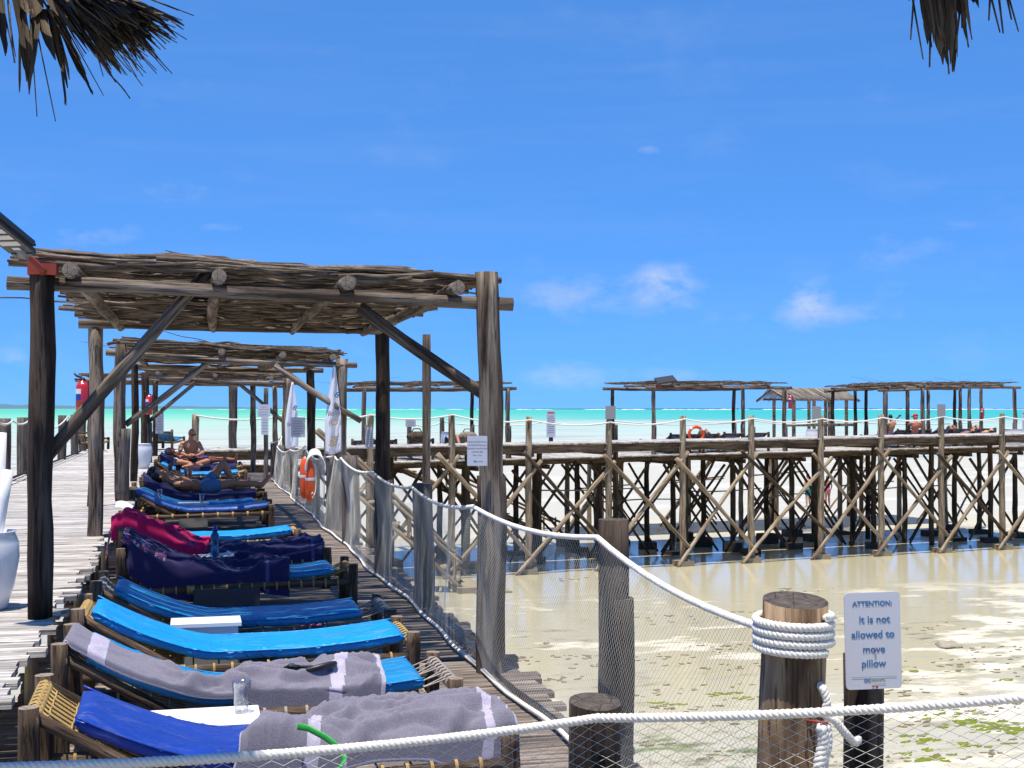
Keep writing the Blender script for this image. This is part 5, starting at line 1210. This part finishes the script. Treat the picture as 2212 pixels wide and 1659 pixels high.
# ------------------------------------------------------------------ stones and rubble on the flat
rg = random.Random(12)
def rock(x, y, r, lab, grp):
    b = MB(); sd = rg.uniform(0, 90); n = 10; idx = []
    n = 14; b.ball((0, 0, 0), (r, r * rg.uniform(.55, .9), r * .30), n)
    b.v = [tuple(Vector(v) * (1 + (.55 if r < .3 else .3) * noise.noise(Vector(v) * (1.7 / r) + Vector((sd, 0, 0))) + .40 * noise.noise(Vector(v) * (5 / r) + Vector((sd, 5, 0))))) for v in b.v]
    tag(link('rock', b.mesh('rock', 'coral_rock'), None, Matrix.Translation((x, y, ZS + .01)) @ Matrix.Rotation(rg.uniform(0, 6), 4, 'Z')), lab, 'rock', grp)
for px, py, rr, lab in ((2050, 1396, .34, 'largest coral rock lying on the wet sand behind the pillow notice'), (1800, 1335, .16, None), (1600, 1322, .14, None), (1445, 1330, .2, None), (1500, 1490, .12, None), (2010, 1360, .13, None), (2180, 1345, .10, None), (1960, 1470, .12, None), (1440, 1480, .10, None), (1700, 1272, .2, None), (1180, 1390, .16, None), (1570, 1395, .15, None), (2120, 1540, .12, None), (1990, 1590, .10, None), (1240, 1252, .25, None), (2080, 1500, .14, None)):
    q = at_z(px, py, ZS); rock(q.x, q.y, rr * (1 if lab else .62), lab or 'small coral stone lying on the wet sand flat', None if lab else 'stones scattered on the wet sand')

# drifted weed: low jagged tufts in patches, brown where dead and green where it still grows
def weed(name, label, m, spots, seed, sx, sz):
    rg = random.Random(seed); b = MB()
    for (px, py, n, spread) in spots:
        c = at_z(px, py, ZS)
        for i in range(int(n * (.7 if m == 'weed_brown' else 1.6))):
            x, y = c.x + rg.gauss(0, spread), c.y + rg.gauss(0, spread * .45); L = rg.uniform(.4, 1.2) * sx; w = L * rg.uniform(.10, .28); h = sz * rg.uniform(.5, 1.3); a = rg.gauss(0, .35); k = 7; ids = []
            for q in range(k):
                t_ = q / (k - 1); ww = w * math.sin(math.pi * min(.97, max(.03, t_))) * rg.uniform(.5, 1.3); xx = (t_ - .5) * L
                p = lambda dx, dy, dz: (x + dx * math.cos(a) - dy * math.sin(a), y + dx * math.sin(a) + dy * math.cos(a), ZS + dz)
                ids.append(b.ring([p(xx, -ww, .004), p(xx, rg.uniform(-.3, .3) * ww, .006 + h * rg.uniform(.4, 1)), p(xx, ww, .004)]))
            for q, r_ in zip(ids, ids[1:]): b.face((q, r_, r_ + 1, q + 1)); b.face((q + 1, r_ + 1, r_ + 2, q + 2))
    tag(link(name, b.mesh(name, m)), label, 'seaweed', kind='stuff')
weed('seaweed', 'dark tangled seaweed strewn over the wet sand flat', 'weed_brown', [(1130, 1425, 26, .5), (1260, 1418, 22, .6), (1300, 1440, 16, .4), (1235, 1468, 14, .35), (1180, 1470, 10, .3), (1460, 1425, 24, .6), (1560, 1400, 22, .6), (1590, 1440, 18, .5), (1470, 1530, 24, .45), (1540, 1560, 18, .4), (1400, 1500, 14, .4), (1960, 1440, 26, .7), (2080, 1430, 26, .8), (2150, 1405, 16, .6), (2180, 1450, 20, .6), (1930, 1500, 22, .5), (2090, 1530, 22, .5), (2190, 1510, 16, .5), (1900, 1640, 16, .3), (2110, 1630, 18, .4), (2190, 1600, 14, .4), (1990, 1560, 14, .3), (1450, 1340, 14, .6), (1610, 1325, 14, .6), (1800, 1335, 14, .5), (2010, 1360, 12, .6), (1700, 1275, 10, .6), (1240, 1253, 10, .5), (1420, 1610, 14, .3), (1560, 1630, 16, .3)], 3, .15, .02)
weed('sea_lettuce', 'bright green algae tufts growing on the wet sand', 'weed_green', [(2080, 1562, 16, .25), (2140, 1568, 16, .28), (2190, 1580, 14, .25), (2200, 1574, 10, .2), (1995, 1600, 14, .18), (2010, 1640, 14, .2), (2090, 1610, 8, .2), (1960, 1625, 6, .2), (1565, 1500, 6, .2), (1610, 1510, 5, .2), (1440, 1520, 5, .2), (1940, 1450, 5, .3), (2050, 1545, 8, .25), (1930, 1590, 5, .2), (2180, 1470, 4, .3), (1580, 1480, 3, .2)], 4, .17, .02)
# ------------------------------------------------------------------ people
def figure(label, J, skin='skin', vox=.012, loc=(0, 0, 0), rz=0., s=1., wear=(), hair=None, hat=None, glasses=False, held=None, smooth=5, child=None):
    """J: joint positions in metres in the figure's own frame; the body is one remeshed skin over tapered limbs"""
    t = thing('person', label, 'person', loc, rz); b = MB(); V = lambda k: Vector(J[k]) * s
    def limb(a, c, ra, rc, n=10):
        a, c = Vector(a), Vector(c); b.tube([a, a.lerp(c, .25), a.lerp(c, .6), c], [ra * s, (ra * .8 + rc * .25) * s * 1.04, (ra * .45 + rc * .6) * s, rc * s], n); b.ball(a, ra * s * .98, 8); b.ball(c, rc * s * .98, 8)
    hip, chest, neck, head = V('hip'), V('chest'), V('neck'), V('head')
    side = Vector(J['side']).normalized()
    ax = (chest - hip).normalized(); nrm = side.cross(ax).normalized()
    Rm = Matrix((side, nrm, ax)).transposed()
    b.ball(hip, (.165 * s, .115 * s, .12 * s), 12, M=Rm); b.ball(hip.lerp(chest, .5), (.145 * s, .10 * s, .16 * s), 12, M=Rm); b.ball(chest, (.175 * s, .115 * s, .17 * s), 12, M=Rm)
    b.ball(chest + ax * .11 * s, (.19 * s, .08 * s, .07 * s), 12, M=Rm)
    limb(chest + ax * .12 * s, neck, .065, .055); limb(neck, neck.lerp(head, .6), .055, .052)
    face = Vector(J['face']).normalized(); hup = (head - neck).normalized(); hup = (hup - face * hup.dot(face)).normalized(); hs_ = face.cross(hup)
    Hm = Matrix((hs_, face, hup)).transposed()
    b.ball(head, (.074 * s, .094 * s, .112 * s), 14, M=Hm); b.ball(head + face * .03 * s - hup * .055 * s, (.055 * s, .06 * s, .055 * s), 10, M=Hm)
    b.ball(head + face * .098 * s - hup * .01 * s, (.014 * s, .02 * s, .024 * s), 8, M=Hm)
    for q in (-1, 1): b.ball(head + hs_ * q * .077 * s - hup * .005 * s, (.010 * s, .018 * s, .028 * s), 8, M=Hm)
    b.ball(head + face * .092 * s - hup * .058 * s, (.022 * s, .008 * s, .008 * s), 8, M=Hm)
    for q, k in ((-1, 'l'), (1, 'r')):
        sh = chest + ax * .11 * s + side * q * .185 * s; el_, wr = V(k + 'elbow'), V(k + 'wrist'); hd = V(k + 'hand') if k + 'hand' in J else wr + (wr - el_).normalized() * .08 * s
        limb(sh, el_, .053, .040); limb(el_, wr, .041, .027)
        hv = (hd - wr).normalized(); hsd = hv.orthogonal().normalized(); pal = wr + hv * .05 * s
        b.tube([wr, pal, wr + hv * .095 * s], [.024 * s, .036 * s, .030 * s], 8)
        for f in range(4): b.tube([wr + hv * .085 * s + hsd * (f - 1.5) * .019 * s, wr + hv * (.13 + .01 * (f in (1, 2))) * s + hsd * (f - 1.5) * .019 * s, wr + hv * (.158 + .014 * (f in (1, 2))) * s + hsd * (f - 1.5) * .017 * s + hv.cross(hsd) * .015 * s], [.0105 * s, .010 * s, .008 * s], 6)
        b.tube([wr + hv * .03 * s + hsd * .03 * s, wr + hv * .07 * s + hsd * .055 * s, wr + hv * .10 * s + hsd * .055 * s], [.013 * s, .012 * s, .009 * s], 6)
        hj = hip + side * q * .09 * s; kn, an, to = V(k + 'knee'), V(k + 'ankle'), V(k + 'toe')
        limb(hj, kn, .090, .057); limb(kn, kn.lerp(an, .35), .056, .058); limb(kn.lerp(an, .35), an, .057, .036)
        fd = (to - an).normalized(); b.tube([an - fd * .04 * s, an, an.lerp(to, .5), to], [.034 * s, .040 * s, .036 * s, .022 * s], 8); b.ball(an - fd * .045 * s, .034 * s, 8)
        for f in range(5): 
            ts = fd.cross(Vector(J['side'])).cross(fd).normalized(); b.ball(to + ts * (f - 2) * .016 * s + fd * .008 * s, .012 * s, 6)
    o = link('body', b.mesh('body', skin), t, Matrix.Identity(4), local=True)
    md = o.modifiers.new('skin', 'REMESH'); md.mode = 'VOXEL'; md.voxel_size = vox; md.use_smooth_shade = True
    md = o.modifiers.new('soften', 'SMOOTH'); md.factor = .5; md.iterations = smooth
    for (nm, m, parts) in wear:
        b = MB()
        for q in parts:
            if q == 'hips': b.ball(hip, (.178 * s, .13 * s, .125 * s), 12, M=Rm)
            elif q == 'trunk': b.ball(hip.lerp(chest, .5), (.16 * s, .115 * s, .18 * s), 12, M=Rm); b.ball(chest, (.188 * s, .128 * s, .18 * s), 12, M=Rm)
            elif q == 'bust': b.ball(chest, (.182 * s, .13 * s, .05 * s), 12, M=Rm)
            else:
                k = q[0]; f = float(q[1:]); hj = hip + side * (-1 if k == 'l' else 1) * .09 * s; limb(hj, hj.lerp(V(k + 'knee'), f), .105, .095)
        c = link(nm, b.mesh(nm, m), t, Matrix.Identity(4), local=True); md = c.modifiers.new('skin', 'REMESH'); md.mode = 'VOXEL'; md.voxel_size = vox; md.use_smooth_shade = True; md = c.modifiers.new('soften', 'SMOOTH'); md.iterations = 3
    if hair:
        b = MB(); b.ball(head - face * .018 * s + hup * .022 * s, (.081 * s, .092 * s, .104 * s), 14, M=Hm); link('hair', b.mesh('hair', hair), t, Matrix.Identity(4), local=True)
    if hat:
        b = MB(); b.ball(head + hup * .06 * s - face * .01 * s, (.088 * s, .104 * s, .075 * s), 14, M=Hm)
        if hat[1] == 'brim': b.ball(head + hup * .055 * s, (.17 * s, .19 * s, .014 * s), 16, M=Hm)
        else: b.ball(head + hup * .055 * s + face * .10 * s, (.07 * s, .075 * s, .011 * s), 12, M=Hm)
        link('hat', b.mesh('hat', hat[0]), t, Matrix.Identity(4), local=True)
    if glasses:
        b = MB()
        for q in (-1, 1): b.ball(head + face * .088 * s + hup * .018 * s + hs_ * q * .034 * s, (.031 * s, .012 * s, .021 * s), 10, M=Hm); b.tube([head + face * .09 * s + hup * .02 * s + hs_ * q * .06 * s, head + hup * .02 * s + hs_ * q * .08 * s], .004 * s, 5)
        b.tube([head + face * .1 * s + hup * .02 * s - hs_ * .02 * s, head + face * .1 * s + hup * .02 * s + hs_ * .02 * s], .004 * s, 5); link('sunglasses', b.mesh('sunglasses', 'sunglass'), t, Matrix.Identity(4), local=True)
    return t
def phone(label, p, rz=0., tilt=.5):
    b = plate(.07, .145, .009, .01); tag(link('phone', b.mesh('phone', 'sunglass', False), None, facing(p, rz, tilt)), label, 'phone')
# man on his back, phone held over his chest, one knee drawn up, other leg past the end of the bed
ml = PW[L10].translation
zt = lambda x: prof(x) + .085
J = dict(side=(0, -1, 0), face=(.35, -.12, .9), hip=(.94, .26, zt(.94) + .105), chest=(.60, .27, zt(.6) + .13), neck=(.37, .27, zt(.37) + .12), head=(.245, .26, zt(.24) + .115),
         lelbow=(.66, .52, zt(.6) + .10), lwrist=(.70, .42, .62), lhand=(.69, .36, .70), relbow=(.72, .02, zt(.7) + .16), rwrist=(.56, .06, .63), rhand=(.50, .10, .70),
         lknee=(1.24, .38, .78), lankle=(1.42, .40, zt(1.4) + .05), ltoe=(1.60, .40, zt(1.5) + .03), rknee=(1.38, .14, zt(1.38) + .16), rankle=(1.80, .10, zt(1.75) + .09), rtoe=(1.93, .09, zt(1.75) + .24))
J['lknee'] = (1.20, .40, .80)
figure('dark-haired man in blue shorts lying on his back holding a phone', J, 'skin', .011, ml, 0., 1., wear=[('shorts', 'shorts_blue', ('hips', 'l.42', 'r.42'))], hair='hair_dark')
phone('phone held up by the man in blue shorts', ml + Vector((.52, .10, .72)), .3, -.4)
ml = PW[L11].translation
J2 = dict(J); J2.update(lknee=(1.38, .40, zt(1.38) + .10), lankle=(1.72, .40, zt(1.7) + .05), ltoe=(1.76, .40, zt(1.7) + .2), rankle=(1.70, .12, zt(1.7) + .05), rtoe=(1.75, .12, zt(1.7) + .2), rknee=(1.36, .14, zt(1.36) + .10), rwrist=(.42, .04, .64), rhand=(.42, .02, .72), head=(.20, .26, zt(.2) + .14))
figure('person in a black brimmed hat lying behind the man, drink in hand', J2, 'skin_pale', .014, ml, 0., .96, wear=[('swimsuit', 'cloth_black', ('hips', 'trunk'))], hair='hair_dark', hat=('cloth_black', 'brim'))
t = thing('dark_bottle', 'dark bottle held up by the person in the black hat', 'bottle', ml + Vector((.42, .0, .68))); b = MB(); b.lathe([(.028, 0), (.03, .01), (.03, .11), (.012, .16), (.011, .20), (.013, .205)], 14); link('body', b.mesh('body', 'black_rubber'), t, Matrix.Rotation(.25, 4, 'Y'), local=True)
t = thing('beer_can', 'tall can with yellow rim beside the lying man', 'can', (ml.x + .50, ml.y - .12, .42)); b = MB(); b.lathe([(.03, 0), (.033, .01), (.033, .15), (.028, .16)], 16); link('body', b.mesh('body', 'ink_grey'), t, Matrix.Identity(4), local=True); b = MB(); b.lathe([(.0285, .16), (.0285, .168), (.002, .168)], 16); link('lid', b.mesh('lid', 'label_yellow'), t, Matrix.Identity(4), local=True)
# bald man sitting cross-legged with a phone
ml = PW[L13].translation
J = dict(side=(1, -.35, 0), face=(.45, -.62, -.55), hip=(.70, .30, .44), chest=(.68, .22, .77), neck=(.68, .13, .97), head=(.70, .07, 1.10), lelbow=(.44, .08, .66), lwrist=(.60, -.10, .60), lhand=(.68, -.14, .60), relbow=(.96, .02, .66), rwrist=(.80, -.14, .59), rhand=(.74, -.17, .61),
         lknee=(.42, -.10, .46), lankle=(.80, -.12, .40), ltoe=(.94, -.14, .37), rknee=(1.06, .0, .47), rankle=(.64, -.20, .37), rtoe=(.5, -.22, .35))
figure('bald man with sunglasses sitting cross-legged on a lounger reading his phone', J, 'skin', .012, ml, 0., 1., wear=[('trunks', 'cloth_black', ('hips', 'l.25', 'r.25'))], glasses=True)
phone('phone held by the bald man with sunglasses', ml + Vector((.74, -.20, .60)), .2, -.9)
# person lying behind him
ml = PW[L14].translation
J3 = dict(J2); J3['face'] = (.3, -.4, .85)
figure('grey-haired person lying on the lounger behind the bald man', J3, 'skin_red', .014, ml, 0., 1., wear=[('swimwear', 'cloth_purple', ('hips', 'l.3', 'r.3'))], hair='hair_grey')
# two bathers standing on the sand beyond the pier
ST = dict(side=(1, 0, 0), face=(0, 1, 0), hip=(0, 0, .92), chest=(0, 0, 1.26), neck=(0, .01, 1.47), head=(0, .03, 1.60), lelbow=(-.27, 0, 1.12), lwrist=(-.27, .06, .88), relbow=(.27, 0, 1.12), rwrist=(.25, .08, .90), lknee=(-.10, .02, .50), lankle=(-.10, 0, .09), ltoe=(-.12, .16, .03), rknee=(.10, .03, .50), rankle=(.11, 0, .09), rtoe=(.12, .16, .03))
q = at_z(1746, 1096, ZS); figure('man in teal shorts standing on the bright sand beyond the pier', ST, 'skin_pale', .018, q, .3, 1.02, wear=[('shorts', 'cloth_teal', ('hips', 'l.6', 'r.6'))], hair='hair_dark')
S2 = dict(ST); S2.update(lelbow=(-.24, .06, 1.08), lwrist=(-.10, .18, 1.05), head=(0, .02, 1.59))
q = at_z(1788, 1096, ZS); figure('blonde woman in a pink bikini standing on the bright sand beyond the pier', S2, 'skin', .018, q, .15, .98, wear=[('bikini', 'cloth_pink', ('hips',)), ('bikini_top', 'cloth_pink', ('bust',))], hair='hair_grey')
# people on the far platform
def far_person(label, x, t_, J, skin, z=ZP + .02, rz=0., s=1., **k):
    p = pp(pier_s(x, t_), t_, zp(pier_s(x, t_)) + .03); return figure(label, J, skin, .018, p, PRZ + rz, s, smooth=4, **k)
SIT = dict(side=(1, 0, 0), face=(.6, .5, .1), hip=(0, 0, .46), chest=(.04, -.05, .80), neck=(.05, -.03, 1.02), head=(.06, 0, 1.15), lelbow=(-.2, .12, .85), lwrist=(.0, .32, .82), relbow=(.34, .05, 1.02), rwrist=(.58, .05, 1.16), lknee=(-.08, .45, .62), lankle=(-.06, .5, .2), ltoe=(-.06, .66, .12), rknee=(.22, .42, .64), rankle=(.22, .5, .2), rtoe=(.22, .66, .12))
far_person('woman sitting with one arm stretched out under the far right pergola', 2152 - 230, 3.0, SIT, 'skin', rz=.2, wear=[('wrap', 'cloth_purple', ('hips', 'l.7', 'r.7'))], hair='hair_dark')
S3 = dict(SIT); S3.update(face=(-.8, .3, -.2), relbow=(.28, .15, .75), rwrist=(.1, .35, .72))
far_person('man in a red cap sitting under the far right pergola', 1975, 3.0, S3, 'skin_red', rz=-.3, wear=[('shorts', 'cloth_black', ('hips', 'l.6', 'r.6'))], hat=('cloth_red', 'cap'))
LIE = dict(side=(1, 0, 0), face=(0, -.3, .95), hip=(0, .0, .44), chest=(0, -.34, .48), neck=(0, -.56, .52), head=(0, -.70, .56), lelbow=(-.3, -.1, .42), lwrist=(-.25, .15, .42), relbow=(.3, -.1, .42), rwrist=(.25, .15, .42), lknee=(-.12, .40, .74), lankle=(-.12, .72, .40), ltoe=(-.12, .88, .38), rknee=(.12, .42, .76), rankle=(.12, .74, .40), rtoe=(.12, .9, .38))
far_person('sunbather on a far lounger with both knees up, right of the red cap', 2072, 3.5, LIE, 'skin', rz=.1, wear=[('swimsuit', 'cloth_purple', ('hips', 'trunk'))], hair='hair_dark')
far_person('sunbather lying flat on the far right lounger', 2118, 3.5, LIE, 'skin_pale', rz=-.1, wear=[('shorts', 'cloth_black', ('hips', 'l.4', 'r.4'))], hair='hair_dark')
far_person('sunbather with raised bare knees on a far lounger behind the near posts', 985, 3.5, LIE, 'skin', rz=R(180), wear=[('shorts', 'shorts_blue', ('hips', 'l.5', 'r.5'))], hair='hair_dark')
far_person('sunbather in dark clothes on a far lounger beside the orange ring', 1532, 3.9, LIE, 'skin', rz=.0, wear=[('shirt', 'cloth_black', ('hips', 'trunk', 'l.5', 'r.5'))], hair='hair_dark')
# ------------------------------------------------------------------ palm thatch eave over the viewpoint
def eave():
    t = thing('thatched_roof', 'dry palm-leaf eave hanging over the viewpoint', 'roof', (-1.2, -.8, .0))
    rg = random.Random(31); A = Vector((-1.9, 3.45, 2.92)); B = Vector((3.2, 2.25, 2.72))
    # sloping mat rising behind the eave line, carried on two poles
    b = MB(); nu, nv = 40, 14
    b.grid(nu, nv, lambda u, v: (lambda p: (p.x, p.y - 3.4 * v, p.z + .06 + 1.5 * v + .04 * noise.noise((u * 30, v * 8, 0))))(A.lerp(B, u)))
    o = link('thatch_mat', b.mesh('thatch_mat', 'thatch'), t); o.modifiers.new('thickness', 'SOLIDIFY').thickness = .12
    for x, y in ((-2.2, .4), (3.1, .2)): log('pole', (x, y, -.9), (x, y, 3.8), .07, .06, 'log_dark', t, n=10)
    log('eave_pole', A + Vector((-.1, -.12, .02)), B + Vector((.1, -.12, .02)), .035, .035, 'log_dark', t, n=8)
    def blade(p0, p1, w, tip=.35, fold=.35):
        """one dry leaflet: a folded strip, torn to a point"""
        b = MB(); p0, p1 = Vector(p0), Vector(p1); L = (p1 - p0).length; k = 8; idx = []; sp = rg.uniform(.6, .9); bend = rg.uniform(-.03, .03) * L; tw = rg.uniform(-.5, .5)
        for i in range(k + 1):
            q = i / k; ww = w * (.75 + .25 * min(1, q * 4)) * (1 if q < sp else max(.06, 1 - (q - sp) / (1 - sp) * (1 - tip * .3))) * rg.uniform(.88, 1.08); ox = bend * math.sin(math.pi * q); ca, sa = math.cos(tw * q), math.sin(tw * q)
            idx.append(b.ring([(ox + x * ca - y * sa, x * sa + y * ca, L * q) for x, y in ((-ww, ww * fold), (0, -.0015), (ww, ww * fold), (0, .0015))]))
        for a, c in zip(idx, idx[1:]):
            for j in range(4): b.face((a + j, c + j, c + (j + 1) % 4, a + (j + 1) % 4))
        b.face([idx[-1] + j for j in range(4)]); link('palm_leaf', b.mesh('palm_leaf', 'thatch', False), t, along(p0, p1) @ Matrix.Rotation(rg.uniform(-.6, .6), 4, 'Z'))
    def img(x, y, d): return at_d(x, y, d)
    # left bundle: broad leaflets hanging, a fan of split leaves and bare ribs to the right
    for (x0, y0, x1, y1, w) in ((-2, -40, 12, 121, .010), (4, -40, 14, 115, .007), (12, -40, 31, 136, .004), (16, -30, 34, 123, .003), (22, -40, 58, 176, .013), (36, -40, 62, 172, .011), (44, -40, 66, 130, .008), (48, -30, 42, 200, .004), (82, 0, 63, 205, .0085), (84, 0, 62, 190, .006), (60, -30, 72, 38, .03),
                                (78, 10, 118, 128, .012), (92, 20, 120, 130, .011), (104, 20, 132, 150, .009), (100, 10, 146, 190, .0125), (112, 20, 150, 172, .009), (130, 120, 143, 228, .004), (118, 20, 184, 175, .011), (126, 30, 192, 182, .010), (180, 160, 201, 205, .003), (130, 10, 205, 120, .013), (140, 20, 250, 178, .011), (150, 10, 262, 160, .011), (160, 20, 240, 150, .010), (236, 160, 281, 213, .003)):
        blade(img(x0, y0, 3.15), img(x1, y1, 3.05 + rg.uniform(-.1, .1)), w)
    for i in range(210):
        u = rg.random(); x0, y0 = 70 + 160 * u + rg.uniform(-25, 25), -70 + 50 * u; a = R(22 + 40 * rg.random()); L = rg.uniform(130, 262) * (1 - .28 * u)
        x1, y1 = x0 + L * math.cos(a), y0 + L * math.sin(a)
        blade(img(x0, y0, 3.2 + rg.uniform(-.05, .1)), img(x1, y1, 3.05 + rg.uniform(-.15, .1)), rg.uniform(.003, .0085), tip=.25)
    b = MB()
    for i in range(120):
        u = rg.random(); x0, y0 = 60 + 190 * u, -40 + 60 * u * rg.random(); a = R(20 + 42 * rg.random()); L = rg.uniform(160, 305) * (1 - .33 * u); x1, y1 = x0 + L * math.cos(a), y0 + L * math.sin(a)
        b.tube([img(x0, y0, 3.15), img((x0 + x1) / 2, (y0 + y1) / 2 - 2, 3.1), img(x1, y1, 3.02 + rg.uniform(-.1, .1))], [.0022, .0018, .0011], 4)
    for (x0, y0, x1, y1) in ((64, 20, 80, 252), (70, 20, 120, 262), (8, 20, 33, 136), (20, 10, 28, 120), (135, 100, 140, 226), (205, 100, 223, 165)): b.tube([img(x0, y0, 3.1), img(x1, y1, 3.05)], [.002, .0012], 4)
    # right bundle
    for (x0, y0, x1, y1, w) in ((1962, -40, 1966, 32, .014), (1990, -50, 2012, 150, .016), (2005, -50, 2040, 190, .018), (2020, -50, 2042, 145, .016), (2038, -50, 2050, 175, .012), (2050, -50, 2062, 205, .010), (2078, -40, 2090, 110, .010), (2085, -30, 2105, 20, .010), (2065, -40, 2072, 60, .010)):
        [blade(img(x0 + q * 6, y0, 2.62), img(x1 + q * 7 + rg.uniform(-3, 3), y1 * .72 + rg.uniform(-25, 8), 2.55), w * .5) for q in (-1, 0, 1)]
    for (x0, y0, x1, y1) in ((1975, -20, 1967, 86), (1972, 0, 1994, 128), (2010, 60, 2008, 145), (2044, 90, 2050, 160), (2056, 100, 2058, 155), (2076, 0, 2064, 106), (2080, 20, 2092, 102), (2078, -5, 2078, 60), (2140, -30, 2136, 44), (2140, -10, 2160, 70), (2156, -20, 2167, 72), (2172, -20, 2185, 42), (2175, -20, 2200, 68)):
        b.tube([img(x0, y0, 2.6), img(x1, y1, 2.55)], [.0026, .0016], 4)
    tag(link('leaf_rib', b.mesh('leaf_rib', 'thatch'), t), kind='stuff')
eave()
